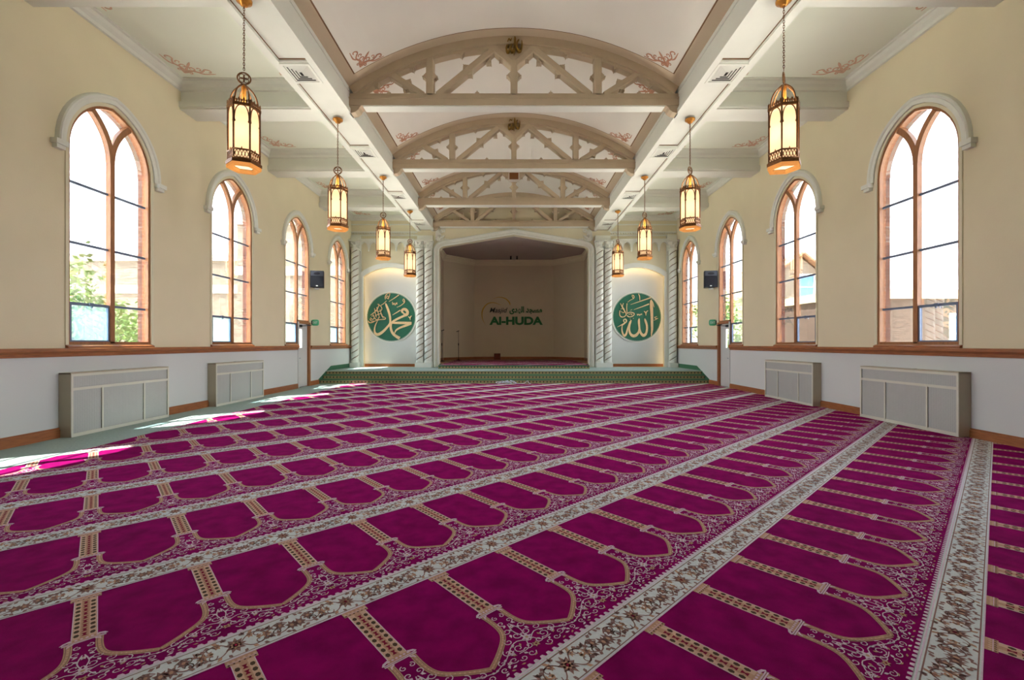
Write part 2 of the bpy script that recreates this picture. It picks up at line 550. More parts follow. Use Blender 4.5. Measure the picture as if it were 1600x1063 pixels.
vb = vault_grid()
# a closed outer shell above the vault keeps the sky out
vb.add([(-NX - 0.02, YR, 8.7), (NX + 0.02, YR, 8.7), (NX + 0.02, YE + .3, 8.7), (-NX - 0.02, YE + .3, 8.7)], [(0, 1, 2, 3)], 0)
me = vb.mesh('ceiling_vault', [M_VAULT, M_VBORD, M_LINE], recalc=False)
link('ceiling_vault', me, None, kind='structure', label='shallow barrel vault ceiling with tan painted borders')

for s in (-1, 1):
    mb = MB()
    fx = lambda a: s * a
    def bx(x0, x1, y0, y1, z0, z1, m=0, mb=mb, s=s): mb.box(min(s * x0, s * x1), max(s * x0, s * x1), y0, y1, z0, z1, m)
    bx(NX, BX, YR, YE, 6.56, 8.75)                     # body of the long beam
    bx(NX - 0.03, NX + 0.09, YR, YE, 6.5, 6.60)        # lower edge strips
    bx(BX - 0.12, BX + 0.02, YR, YE, 6.5, 6.60)
    bx(NX - 0.015, NX, YR, YE, 6.95, 7.0)
    for y in [8.3 + BAY * k for k in range(-4, 4)]:    # cross strips of the soffit at each vent
        bx(NX + 0.09, BX - 0.12, y - 0.33, y + 0.33, 6.52, 6.58)
    o = trim(mb, M_WHITE)
    mb = MB()
    for k in range(-4, 4):                             # brown painted line frames in the soffit panels
        y0, y1 = 8.3 + BAY * k + 0.33, 8.3 + BAY * (k + 1) - 0.33
        if y1 > YE: y1 = YE - 0.05
        for xx in (NX + 0.10, BX - 0.135):
            mb.box(min(s * xx, s * (xx + 0.014)), max(s * xx, s * (xx + 0.014)), y0, y1, 6.553, 6.561)
        for yy in (y0, y1 - 0.03):
            mb.box(min(s * (NX + 0.1), s * (BX - 0.121)), max(s * (NX + 0.1), s * (BX - 0.121)), yy, yy + 0.03, 6.553, 6.561)
    mb.build('painted_line', M_LINE, o)

# cross beams of the aisles and the cornice round every coffer
for s in (-1, 1):
    for y in BEAMY:
        mb = MB()
        x0, x1 = min(s * (BX), s * HW), max(s * BX, s * HW)
        mb.box(x0, x1, y + 0.06, y + 0.52, 6.72, ZC)
        mb.box(x0, x1, y, y + 0.58, 6.62, 6.74)
        mb.box(x0, x1, y + 0.03, y + 0.55, 6.58, 6.62)
        trim(mb, M_WHITE)
    edges = [YR] + BEAMY + [YE]
    for i in range(len(edges) - 1):
        y0 = edges[i] + (0.52 if i else 0)
        y1 = edges[i + 1] + (0.06 if i + 1 < len(edges) - 1 else 0)
        xs = sorted((s * BX, s * HW))
        path = [(xs[0], y0), (xs[1], y0), (xs[1], y1), (xs[0], y1)]
        prof = [(0.0, 6.98), (-0.04, 6.99), (-0.05, 7.05), (-0.10, 7.10), (-0.12, 7.16), (-0.16, 7.17), (-0.16, 7.2)]
        trim(MB().sweep(path, prof, XYZ, closed=True), M_WHITE)

# ------------------------------------------------------------------ painted stencil scrolls
def spiral(cx, cy_, r0, r1, a0, a1, n=14, w=0.018, w2=None):
    w2 = w if w2 is None else w2
    return [(cx + (r0 + (r1 - r0) * t) * cos(a0 + (a1 - a0) * t), cy_ + (r0 + (r1 - r0) * t) * sin(a0 + (a1 - a0) * t), w + (w2 - w) * t)
            for t in [i / n for i in range(n + 1)]]

def stencil_strokes():
    """corner ornament in the quadrant a>0, b>0 (corner at the origin), about 0.45 m wide"""
    st = []
    for sw in (0, 1):
        L = [catmull([(0.06, 0.06, 0.02), (0.16, 0.10, 0.026), (0.26, 0.06, 0.024), (0.34, 0.10, 0.02)]),
             spiral(0.38, 0.07, 0.055, 0.01, pi * 0.8, pi * 0.8 - 4.6, w=0.02, w2=0.014),
             spiral(0.20, 0.14, 0.045, 0.01, -pi * 0.5, 4.0, w=0.018, w2=0.012),
             spiral(0.13, 0.045, 0.035, 0.008, pi * 0.9, -3.6, w=0.016, w2=0.01),
             spiral(0.285, 0.135, 0.035, 0.008, -pi * 0.6, 3.4, w=0.016, w2=0.01),
             catmull([(0.24, 0.05, 0.014), (0.30, 0.02, 0.02), (0.44, 0.02, 0.008)]),
             catmull([(0.1, 0.1, 0.012), (0.22, 0.22, 0.03), (0.27, 0.27, 0.006)])]
        st += [[(b, a, w) if sw else (a, b, w) for a, b, w in q] for q in L]
    for an, ln in ((0.25, .17), (0.785, .24), (1.32, .17)):
        st.append([(0.05, 0.05, .012), (0.05 + ln * .5 * cos(an), 0.05 + ln * .5 * sin(an), .034), (0.05 + ln * cos(an), 0.05 + ln * sin(an), .004)])
    return st
STEN = stencil_strokes()

mb = MB()
for i in range(len(BEAMY)):
    y0 = BEAMY[i] + 0.25 + 0.26
    y1 = (BEAMY[i + 1] if i + 1 < len(BEAMY) else YE - 0.3) - 0.26
    if y1 < 2: continue
    xe = NX - 0.29
    for sx_ in (-1, 1):
        for yy, sy in ((y0, 1), (y1, -1)):
            for iq, q in enumerate(STEN):
                mb.ribbon([(a * 1.25, b * 1.25, ww * 1.2) for a, b, ww in q], lambda a, b, w, sx_=sx_, yy=yy, sy=sy: (sx_ * (xe - a), yy + sy * b, vz(xe - a) - 0.012 + w), 0.0004 * iq, 0.012)
mb.build('stencil_ornament', M_STENCIL, bpy.data.objects['ceiling_vault'], kind='stuff')
for s, ob in ((-1, bpy.data.objects['ceiling']), (1, bpy.data.objects['ceiling.001'])):
    mb = MB()
    edges = BEAMY + [YE]
    for i in range(len(edges) - 1):
        y0, y1 = edges[i] + 0.52 + 0.24, edges[i + 1] + 0.06 - 0.24
        if y1 < 3: continue
        for xx, sx_ in ((HW - 0.24, -1), (BX + 0.26, 1)):
            for yy, sy in ((y0, 1), (y1, -1)):
                k = 1.6 if sx_ < 0 else 0.9
                for iq, q in enumerate(STEN):
                    mb.ribbon([(a, b, ww * 1.0) for a, b, ww in q], lambda a, b, w: (s * (xx + sx_ * a * k), yy + sy * b * k, ZC - 0.008 + w), 0.0003 * iq, 0.0085)
    mb.build('stencil_ornament', M_STENCIL2, ob, kind='stuff')

# ------------------------------------------------------------------ windows
def light_bounds(side, z):
    """inner edges (a0, a1) of one window light at height z, for the far (+1) light"""
    a0, a1 = 0.045, WHW - 0.045
    if z > WSPR:
        dz = z - WSPR
        q = (WR - 0.045) ** 2 - dz * dz
        a1 = min(a1, -WC + sqrt(max(q, 0)))
        q = (WR - 0.045) ** 2 - dz * dz
        a0 = max(a0, (WC + WHW) - sqrt(max(q, 0)))
    return a0, a1

def light_poly(z0, z1, side, grow=0.012):
    zs = [z0 + (z1 - z0) * i / 8 for i in range(9)]
    L, Rr = [], []
    for z in zs:
        a0, a1 = light_bounds(side, z)
        if a1 - a0 < 0.004: break
        L.append((a0 - grow, z)); Rr.append((a1 + grow, z))
    poly = L + Rr[::-1]
    return [(side * a, b) for a, b in poly]

def make_window(s, k, yc, door, label):
    w = link('window_%d' % k, None, None, (s * HW, yc, 0), 0, kind='structure', label=label)
    fn = lambda a, b, d: (s * d, a, b)
    # wooden frame lining the opening
    if door:
        o = [(-WHW, WSILL), (0.02, WSILL), (0.02, 2.2), (WHW, 2.2)] + arch_top(0)
        i = [(-WHW + .045, WSILL + .05), (-0.05, WSILL + .05), (-0.05, 2.3), (WHW - .045, 2.3)] + arch_top(-.045)
    else:
        o = [(-WHW, WSILL), (WHW, WSILL)] + arch_top(0)
        i = [(-WHW + .045, WSILL + .05), (WHW - .045, WSILL + .05)] + arch_top(-.045)
    MB().plate([o, i], 0.012, 0.10, fn).build('frame', M_WOOD, w)
    MB().fbox(fn, -0.045, 0.045, WSILL + 0.02, WSPR + 0.001, 0.012, 0.095).build('mullion', M_WOOD, w)
    for sd in (-1, 1):                       # the two curved branches of the Y tracery
        inn, out = [], []
        for q in range(25):
            an = pi - (pi * 0.42) * q / 24
            p = (WC + WHW + WR * cos(an), WSPR + WR * sin(an))
            if sqrt((p[0] + WC) ** 2 + (p[1] - WSPR) ** 2) > WR - 0.005: break
            out.append((WC + WHW + (WR + .05) * cos(an), WSPR + (WR + .05) * sin(an)))
            inn.append((WC + WHW + (WR - .05) * cos(an), WSPR + (WR - .05) * sin(an)))
        poly = [(sd * a, b) for a, b in out + inn[::-1]]
        MB().plate([poly], 0.014 + 0.0015 * sd, 0.095 - 0.001 * sd, fn).build('tracery_branch', M_WOOD, w)
    zb = [WSILL + 0.05, 2.17, 3.18, 4.18, 5.7]
    for sd in (-1, 1):
        for j in range(3):
            if door and sd == 1 and j == 0: continue
            z = zb[j + 1]
            MB().fbox(fn, min(sd * .04, sd * (WHW - .06)), max(sd * .04, sd * (WHW - .06)), z - 0.02, z + 0.02, 0.055, 0.085).build('glazing_bar', M_METAL, w)
        for j in range(4):
            if door and sd == 1 and j == 0: continue
            if sd == -1 and j == 0: continue
            MB().plate([light_poly(zb[j], zb[j + 1], sd)], 0.072, 0.077, fn).build('pane', M_GLASS, w)
    # top light between the branches
    L = []
    z = WSPR
    zs = [WSPR + 0.25 + 0.7 * q / 20 for q in range(21)]
    for z in zs:
        dz = z - WSPR
        q1 = (WR + 0.045) ** 2 - dz * dz
        xb = (WC + WHW) - sqrt(max(q1, 0))
        q2 = (WR - 0.045) ** 2 - dz * dz
        xm = -WC + sqrt(max(q2, 0)) if q2 > 0 else -1
        x = min(xb, xm)
        if x > 0.004: L.append((x + 0.012, z))
    MB().plate([L + [(-a, b) for a, b in L[::-1]]], 0.072, 0.077, fn).build('pane', M_GLASS, w)
    # metal hopper sash in the lower light nearest the entrance end
    a0, a1, z0, z1 = -WHW + .06, -.04, WSILL + .045, 2.18
    sash = MB().plate([[(a0, z0), (a1, z0), (a1, z1), (a0, z1)], [(a0 + .034, z0 + .03), (a1 - .034, z0 + .03), (a1 - .034, z1 - .04), (a0 + .034, z1 - .04)]], 0.03, 0.075, fn).build('hopper_sash', M_METAL, w)
    MB().plate([[(a0 + .03, z0 + .026), (a1 - .03, z0 + .026), (a1 - .03, z1 - .036), (a0 + .03, z1 - .036)]], 0.05, 0.055, fn).build('pane', M_HAZE if s < 0 else M_GLASS, sash)
    ac = (a0 + a1) / 2
    MB().fbox(fn, ac - .035, ac + .035, z1 - 0.035, z1 + 0.015, 0.005, 0.03).fbox(fn, ac - .012, ac + .012, z1 - .07, z1 - .03, 0.0, 0.02).build('latch', M_METAL, sash)
    # white plaster hood with label stops and a flat casing
    hood = MB()
    path = [(WHW + .0, WSPR - .02)] + arch_top(0.0, 12)[0:] + [(-WHW - .0, WSPR - .02)]
    hp = [(0.06, 0.0), (0.06, -0.04), (0.10, -0.045), (0.13, -0.045), (0.15, -0.065), (0.175, -0.075), (0.195, -0.06), (0.205, -0.025), (0.21, 0.0)]
    pth = [(a, b) for a, b in path][::-1]
    pth = path
    hood.sweep(pth, hp, fn, sm=False)
    for sd in (-1, 1):
        hood.fbox(fn, min(sd * (WHW + .09), sd * (WHW + .28)), max(sd * (WHW + .09), sd * (WHW + .28)), WSPR - .10, WSPR - .02, -0.11, 0)
        hood.fbox(fn, min(sd * (WHW + .11), sd * (WHW + .25)), max(sd * (WHW + .11), sd * (WHW + .25)), WSPR - .16, WSPR - .10, -0.08, 0)
    hood.build('hood_mould', M_WHITE, w)
    if not door:
        lo = WSILL
        o = [(-WHW - .1, lo), (-WHW, lo)]
        outer_l = [(WHW + .05, lo)] + arch_top(.05, 12) + [(-WHW - .05, lo)]
        inner_l = [(-WHW, lo)] + arch_top(0, 12)[::-1] + [(WHW, lo)]
        MB().plate([outer_l + inner_l], -0.018, 0.0, fn).build('casing', M_CREAM, w)
    else:
        outer_l = [(WHW + .05, 2.25)] + arch_top(.05, 12) + [(-WHW - .05, WSILL)]
        inner_l = [(-WHW, WSILL)] + arch_top(0, 12)[::-1] + [(WHW, 2.25)]
        MB().plate([outer_l + inner_l], -0.018, 0.0, fn).build('casing', M_CREAM, w)
    # outer stone sill
    MB().fbox(fn, -WHW - .05, (0.0 if door else WHW + .05), WSILL - .12, WSILL - .001, 0.10, 0.30).build('outer_sill', M_STONE, w)
    e = 0.0 if door else WHW + .04
    MB().add([fn(a, b, d) for a in (-WHW - .04, e) for b, d in ((1.425, -.05), (1.455, -.05), (1.482, 0.012), (1.425, 0.012))], [(0, 1, 2, 3), (7, 6, 5, 4), (0, 4, 5, 1), (1, 5, 6, 2), (2, 6, 7, 3), (3, 7, 4, 0)]).build('inner_sill', M_RAIL, w)
    return w

k = 0
for s in (-1, 1):
    for i, yc in enumerate(WY):
        k += 1
        side = 'left' if s < 0 else 'right'
        if i >= 1:
            extra = {1: 'the largest in view, above the big radiator', 2: 'above the smaller radiator', 3: 'over a narrow door', 4: 'beside the green steps'}[i]
            lab = 'pointed oak window in the %s wall, %s' % (side, extra)
        else:
            lab = 'pointed oak window behind the viewer'
        make_window(s, k, yc, i == 3, lab)
        # portal: tells the renderer where sky light enters
        pl = bpy.data.lights.new('daylight', 'AREA')
        pl.shape = 'RECTANGLE'; pl.size = 1.7; pl.size_y = 4.4
        pl.cycles.is_portal = True
        po = bpy.data.objects.new('daylight', pl)
        po.location = (s * (HW + 0.3), yc, 3.6)
        po.rotation_euler = (pi / 2, 0, pi / 2) if s > 0 else (pi / 2, 0, -pi / 2)
        COL.objects.link(po)

# ------------------------------------------------------------------ doors under the third windows
DY0, DY1 = WY[3] + 0.02, WY[3] + WHW
for s, k in ((-1, 1), (1, 2)):
    d = link('door_%d' % k, None, None, (s * HW, 0, 0), 0, kind='structure',
             label='narrow pale grey door under the third window of the %s wall' % ('left' if s < 0 else 'right'))
    fn = lambda a, b, w, s=s: (s * w, a, b)
    jm = M_WOOD
    mb = MB()
    mb.fbox(fn, DY0 - .03, DY0 + .04, 0, 2.24, -0.02, 0.11, 1)
    mb.fbox(fn, DY1 - .04, DY1 + .06, 0, 2.24, -0.03, 0.11)
    mb.fbox(fn, DY0 + .04, DY1 - .04, 2.18, 2.24, -0.02, 0.11)
    mb.build('door_frame', [M_RAIL if s > 0 else M_WOOD, M_DOOR], d)
    slab = MB()
    a0, a1 = DY0 + .045, DY1 - .045
    slab.plate([[(a0, 0.02), (a1, 0.02), (a1, 2.17), (a0, 2.17)], [(a0 + .12, 1.35), (a0 + .34, 1.35), (a0 + .34, 2.0), (a0 + .12, 2.0)]], 0.05, 0.10, fn)
    sl = slab.build('door_leaf', M_DOOR, d)
    MB().fbox(fn, a0 + .11, a0 + .35, 1.34, 2.01, 0.07, 0.076).build('pane', M_GLASS, sl)
    h = MB()
    h.fbox(fn, a0 + .03, a0 + .08, 0.92, 1.12, 0.035, 0.052).tube([fn(a0 + .055, 1.0, .07), fn(a0 + .055, 1.0, .02), fn(a0 + .15, 1.0, .015)], 0.012, 6)
    h.build('handle', M_METAL, sl)
    c = MB().fbox(fn, a0 + .02, a0 + .26, 2.06, 2.14, 0.0, 0.08)
    c.tube([fn(a0 + .2, 2.1, .0), fn(a1 - .05, 2.14, -.12), fn(a1 - .1, 2.17, .06)], 0.012, 6)
    c.build('door_closer', M_BLACK, sl)

# ------------------------------------------------------------------ chair rails and skirtings
for s, side in ((-1, 'left'), (1, 'right')):
    fn = lambda a, b, w, s=s: (s * (HW - w), a, b)
    for y0, y1 in ((YR, DY0 - .04), (DY1 + .07, YE - .05)):
        if True:
            mb = MB()
            prof = [(0, 1.285), (0.03, 1.29), (0.035, 1.34), (0.06, 1.36), (0.075, 1.375), (0.075, 1.415), (0.065, 1.425), (0.0, 1.425)]
            vs = [(s * (HW - o), y, z) for y in (y0, y1) for o, z in prof]
            n = len(prof)
            mb.add(vs, [(i, (i + 1) % n, n + (i + 1) % n, n + i) for i in range(n)] + [tuple(range(n)), tuple(range(2 * n - 1, n - 1, -1))])
            trim(mb, M_RAIL, 'oak chair rail along the %s wall' % side)
    mb = MB()
    for y0, y1 in ((YR, DY0 - .04), (DY1 + .07, 16.62)):
        mb.fbox(fn, y0, y1, 0.0, 0.13, 0.0, 0.03)
        mb.fbox(fn, y0, y1, 0.13, 0.16, 0.0, 0.018)
    struct('baseboard_' + side, mb, M_RAIL)

# ------------------------------------------------------------------ end wall with the big opening and two niches
E_fn = lambda a, b, w: (a, YE + w, b)
def tudor(hw, zs, zp, r=0.15, n=6):
    """opening outline from bottom left over the low peak to bottom right"""
    sl = math.atan2(zp - zs, hw)
    # rounded shoulder between the jamb and the slope
    pts = []
    for i in range(n + 1):
        t = i / n
        p0, p1, p2 = Vector((-hw, zs - r * 1.2)), Vector((-hw, zs)), Vector((-hw + r * 1.6, zs + r * 1.6 * math.tan(sl)))
        q = p0 * (1 - t) ** 2 + p1 * 2 * t * (1 - t) + p2 * t * t
        pts.append((q.x, q.y))
    return pts + [(0, zp)] + [(-a, b) for a, b in pts[::-1]]
OPEN = [(-3.34, 0.45)] + tudor(3.34, 5.80, 6.36) + [(3.34, 0.45)]
NI0, NI1 = 4.30, 6.76
def niche(off=0.0, n=12):
    c, hw, zs, rise = (NI0 + NI1) / 2, (NI1 - NI0) / 2 + off, 4.52, 0.42
    R = (((NI1 - NI0) / 2) ** 2 + rise ** 2) / (2 * rise)
    zc = zs + rise - R
    Ro = R + off
    am = math.asin(min(1, hw / Ro))
    arc = [(c + Ro * sin(am - 2 * am * i / n), zc + Ro * cos(am - 2 * am * i / n)) for i in range(n + 1)]
    return [(c - hw, 0.45), (c + hw, 0.45)] + arc
outer = [(-HW, -0.2), (HW, -0.2), (HW, 8.75), (-HW, 8.75)]
nl = [(-a, b) for a, b in niche()]
struct('wall_back', MB().plate([outer, OPEN, niche(), nl], 0, 0.32, E_fn), M_CREAM)
for s in (-1, 1):
    struct('wall_back_niche', MB().box(min(s * 4.1, s * 7.0), max(s * 4.1, s * 7.0), YE + .32, YE + .4, 0.2, 5.4), M_NICHE)
    # warm cove light tucked along the head and the outer jamb of the niche
    arc = niche(-0.03)
    pts = [(s * a, YE + 0.05, b - 0.0) for a, b in arc[2:]]
    mb = MB().sweep([(a, b) for a, b in niche(0.0)[1:]] + [niche(0.0)[0]], [(-0.05, -0.02), (-0.05, -0.06), (0.16, -0.06), (0.16, -0.02), (0.10, 0.0), (-0.05, 0.0)], lambda a, b, w, s=s: (s * a, YE + w, b))
    trim(mb, M_WHITE)
    trim(MB().box(min(s * NI0, s * NI1), max(s * NI0, s * NI1), YE + .295, YE + .319, 0.45, 0.58), M_RAIL)
    arc = niche(-0.03, 8)[2:]
    strip = [(NI1 - 0.03, 0.9), (NI1 - 0.03, 2.0), (NI1 - 0.03, 3.1), (NI1 - 0.03, 4.1)] + arc[1:-1]
    for q, (lx, ly) in enumerate(strip):
        ld = bpy.data.lights.new('cove_lamp', 'AREA'); ld.shape = 'RECTANGLE'; ld.size = 0.02; ld.size_y = 0.26 if q > 3 else 0.9
        ld.energy = 0.55 if q > 3 else 0.7; ld.color = (1.0, 0.66, 0.33)
        lo = bpy.data.objects.new('cove_lamp', ld); lo.location = (s * lx, YE + 0.035, ly); COL.objects.link(lo)
        lo.rotation_euler = (pi / 2, 0 if q < 4 else pi / 2, 0)
# moulded surround of the big opening
path = [(-3.34, 0.45)] + tudor(3.34, 5.80, 6.36) + [(3.34, 0.45)]
trim(MB().sweep(path, [(-0.0, 0.0), (-0.0, -0.05), (-0.06, -0.07), (-0.09, -0.03), (-0.17, -0.05), (-0.21, -0.11), (-0.25, -0.09), (-0.27, 0.0)], E_fn), M_WHITE, 'white moulded surround of the low pointed opening')
# cornice lines on the end wall above the niches and bead course
for s in (-1, 1):
    x0, x1 = sorted((s * (BX), s * HW))
    mb = MB()
    mb.box(x0, x1, YE - .06, YE, 6.44, 6.50); mb.box(x0, x1, YE - .03, YE, 6.30, 6.36)
    mb.box(x0, x1, YE - .05, YE, 6.78, 6.83)
    o = trim(mb, M_WHITE)
    nb = int((x1 - x0) / 0.11)
    bm_ = MB()
    for i in range(nb):
        c = x0 + 0.055 + i * 0.11
        bm_.lathe([(0.0, -0.03), (0.03, -0.02), (0.035, 0), (0.03, 0.02), (0.0, 0.03)], 6, (c, YE - .055, 6.40))
    bm_.build('bead_course', M_WHITE, o, kind='stuff')
    # arcade frieze of pointed arches with pendants
    n = 6; a0, a1 = 4.42, 6.86; w = (a1 - a0) / n
    poly = [(a0, 6.12)]
    for i in range(n):
        l = a0 + i * w
        for t in range(9):
            u = -1 + t / 4.0
            R_ = 1.35
            h = sqrt(max(0, R_ ** 2 - (abs(u) + R_ - 1) ** 2)) / sqrt(R_ ** 2 - (R_ - 1) ** 2)
            x = l + w / 2 + u * (w / 2 - 0.022)
            poly.append((x, 5.74 + 0.27 * h))
        poly[-9] = (l + 0.022, 5.74); poly[-1] = (l + w - 0.022, 5.74)
    poly.append((a1, 6.12))
    mb = MB().plate([[(s * a, b) for a, b in poly]], -0.14, 0, E_fn)
    mb.box(min(s * a0, s * a1), max(s * a0, s * a1), YE - .16, YE, 6.10, 6.15)
    fr = trim(mb, M_WHITE)
    pm = None
    for i in range(n + 1):
        if pm is None:
            p = MB().lathe([(0.0, -0.16), (0.025, -0.13), (0.05, -0.10), (0.025, -0.06), (0.055, -0.03), (0.04, 0.02), (0.03, 0.06)], 8)
            pm = p.mesh('pendant_drop', M_WHITE)
        link('pendant_drop', pm, fr, (s * (a0 + i * w), YE - 0.08, 5.74))
    # carved leaf scrolls in the spandrels of the opening
    mb = MB()
    base = [(3.42, 6.16)]
    for iq, q in enumerate(STEN):
        for (ox, oz, kx, kz) in ((3.5, 6.02, -1.5, 1.1), (3.5, 6.62, -1.0, -1.2)):
            mb.ribbon([(ox + a * kx, oz + b * kz, ww * 2.2) for a, b, ww in q], lambda a, b, w, s=s: (s * a, YE + w, b), -0.045 - 0.002 * iq, 0.0)
    trim(mb, M_WHITE, 'carved plaster leaf scrolls beside the peak of the opening')

# ------------------------------------------------------------------ twisted columns
def column_mesh():
    mb = MB()
    n, rows = 48, 280
    z0, z1, R = 0.28, 5.26 - 0.05, 0.168
    vs = []
    for j in range(rows + 1):
        z = z0 + (z1 - z0) * j / rows
        for k in range(n):
            a = 2 * pi * k / n
            ph = 2 * (a - 2 * pi * z / 0.55)
            g = min(1.0, abs(sin(ph / 2)) * 4.0)
            r = R * (0.66 + 0.30 * g + 0.05 * abs(sin(ph / 2)))
            vs.append((r * cos(a), r * sin(a), z))
    fs = [(j * n + k, j * n + (k + 1) % n, (j + 1) * n + (k + 1) % n, (j + 1) * n + k) for j in range(rows) for k in range(n)]
    mb.add(vs, fs, 0, True)
    for q, f in enumerate(fs):                   # brown on the groove faces stands in for their shade
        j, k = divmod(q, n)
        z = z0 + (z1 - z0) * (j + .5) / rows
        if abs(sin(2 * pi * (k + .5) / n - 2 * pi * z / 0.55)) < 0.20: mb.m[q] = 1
    return mb.mesh('shaft', [M_WHITE, mat('brown_groove_shade', (132, 112, 88), 0.7, var=0.1)])
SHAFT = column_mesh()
def capital_mesh():
    mb = MB()
    mb.lathe([(0.17, 5.18), (0.19, 5.20), (0.19, 5.24), (0.155, 5.26), (0.16, 5.40), (0.20, 5.50), (0.23, 5.54)], 16)
    mb.box(-0.235, 0.235, -0.235, 0.235, 5.54, 5.60)
    for row, (z, r, sc) in enumerate(((5.27, 0.16, 1.0), (5.38, 0.175, 1.0))):
        for i in range(8):
            a = 2 * pi * (i + 0.5 * row) / 8
            e, t = Vector((cos(a), sin(a), 0)), Vector((-sin(a), cos(a), 0))
            pts = []
            for (u, o, h) in ((0, 0, 0), (0.045, 0.0, 0.05), (0.05, 0.02, 0.10), (0.0, 0.075, 0.125), (-0.05, 0.02, 0.10), (-0.045, 0.0, 0.05)):
                pts.append(e * (r + o) + t * u + Vector((0, 0, z + h)))
            tip = e * (r + 0.05) + Vector((0, 0, z + 0.06))
            mb.add(pts + [tip], [(i2, (i2 + 1) % 6, 6) for i2 in range(6)], 0)
    return mb.mesh('capital', M_WHITE)
CAP = capital_mesh()
base_m = MB().box(-0.185, 0.185, -0.185, 0.185, 0.0, 0.2).lathe([(0.185, 0.2), (0.19, 0.23), (0.165, 0.26), (0.168, 0.29)], 16).mesh('base', M_WHITE)
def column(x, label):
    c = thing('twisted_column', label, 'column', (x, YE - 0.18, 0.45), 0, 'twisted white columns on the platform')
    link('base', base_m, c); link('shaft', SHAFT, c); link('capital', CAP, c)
for x, lab in ((-7.03, 'white twisted column in the corner by the left window wall'), (-4.16, 'white twisted column of the left pair, on the niche side'),
               (-3.80, 'white twisted column of the left pair, on the opening side'), (3.80, 'white twisted column of the right pair, on the opening side'),
               (4.16, 'white twisted column of the right pair, on the niche side'), (7.03, 'white twisted column in the corner by the right window wall')):
    column(x, lab)
for s in (-1, 1):
    for a, b in ((3.62, 4.30), (6.80, 7.24)):
        x0, x1 = sorted((s * a, s * b))
        mb = MB().box(x0, x1, YE - .05, YE, 0.45, 6.1)
        mb.box(x0, x1, YE - .12, YE, 6.06, 6.30)
        trim(mb, M_WHITE)

# ------------------------------------------------------------------ alcove room beyond the opening
AP = [(-3.8, YE + .32), (-3.8, 24.2), (-2.28, 25.8), (2.28, 25.8), (3.8, 24.2), (3.8, YE + .32)]
for i in range(5):
    (x0, y0), (x1, y1) = AP[i], AP[i + 1]
    d = Vector((x1 - x0, y1 - y0)).normalized(); nn = Vector((-d.y, d.x)) * 0.15
    mb = MB().add([(x0, y0, 0.2), (x1, y1, 0.2), (x1, y1, 6.7), (x0, y0, 6.7), (x0 + nn.x, y0 + nn.y, 0.2), (x1 + nn.x, y1 + nn.y, 0.2), (x1 + nn.x, y1 + nn.y, 6.7), (x0 + nn.x, y0 + nn.y, 6.7)],
                  [(0, 1, 2, 3), (4, 5, 6, 7), (0, 1, 5, 4), (3, 2, 6, 7), (0, 3, 7, 4), (1, 2, 6, 5)])
    struct('wall_alcove', mb, M_ALC)
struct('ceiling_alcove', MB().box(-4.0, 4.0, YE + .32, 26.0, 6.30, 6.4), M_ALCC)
inner = [(p[0], p[1]) for p in AP]
trim(MB().sweep(inner, [(0.0, 5.98), (0.03, 5.98), (0.04, 6.05), (0.10, 6.12), (0.12, 6.22), (0.17, 6.24), (0.17, 6.30)], XYZ), M_CREAM, 'cornice round the alcove')
trim(MB().sweep(inner, [(0.0, 0.60), (0.03, 0.60), (0.03, 0.72), (0.015, 0.74), (0.0, 0.74)], XYZ), M_RAIL)
for x in (-0.17, 0.17):
    sp = thing('ceiling_spotlight', 'small dark spotlight on the alcove ceiling, %s of two' % ('left' if x < 0 else 'right'), 'spotlight', (x, 24.6, 6.30), 0, 'two alcove spotlights')
    MB().lathe([(0.05, -0.02), (0.06, 0.0)], 10).build('mount', M_SLOT, sp)
    MB().lathe([(0.03, -0.18), (0.045, -0.17), (0.045, -0.05), (0.02, -0.02)], 10).build('lamp_head', M_SLOT, sp)

# ------------------------------------------------------------------ steps, dais
st = thing('carpeted_steps', 'wide green carpeted steps with patterned risers below the columns', 'steps', (0, 16.67, 0))
for i, (y, z) in enumerate(((0.0, 0.15), (0.28, 0.30), (0.56, 0.45))):
    yb = 0.28 if i < 2 else YE - 17.23 - 0.001
    mb = MB()
    mb.box(-7.235, 7.235, y + .012, y + yb, 0.0 if i < 2 else 0.0, z - .012, 0)
    mb.box(-7.235, 7.235, y - 0.012, y + yb, z - 0.02, z, 1 if i < 2 else 2)
    mb.box(-7.22, 7.22, y, y + 0.014, z - 0.15 + 0.002, z - 0.02, 3)
    mb.build('step', [M_GREEN, M_GREEN, M_TEAL, M_RISER], st)
for s in (-1, 1):
    poly = [(-.06, 0), (-.06, .17), (0.0, .2), (1.08, .62), (3.25, .62), (3.25, .44), (.56, .44), (.56, .2), (.2, .0)]
    trim(MB().plate([poly], 0.0, 0.012, lambda a, b, w, s=s: (s * (7.249 - w), 16.67 + a, b)), M_GREEN, 'green carpet skirting running up the wall beside the steps')
da = thing('carpeted_dais', 'low carpeted dais running into the alcove, with patterned front riser', 'dais', (0, 18.5, 0.45))
half = [(3.12, .012), (3.12, 1.49), (3.32, 1.49), (3.32, 1.83), (3.77, 1.83), (3.77, 5.69), (2.265, 7.27)]
slab = half + [(-a, b) for a, b in half[::-1]]
mb = MB().plate([slab], 0.001, 0.146, XYZ, 2, 0)
mb.box(-3.12, 3.12, 0.0, 0.013, 0.001, 0.10, 3); mb.box(-3.12, 3.12, -0.01, 0.05, 0.10, 0.146, 0)
mb.build('platform', [M_GREEN, M_GREEN, M_RAIL, M_RISER], da)

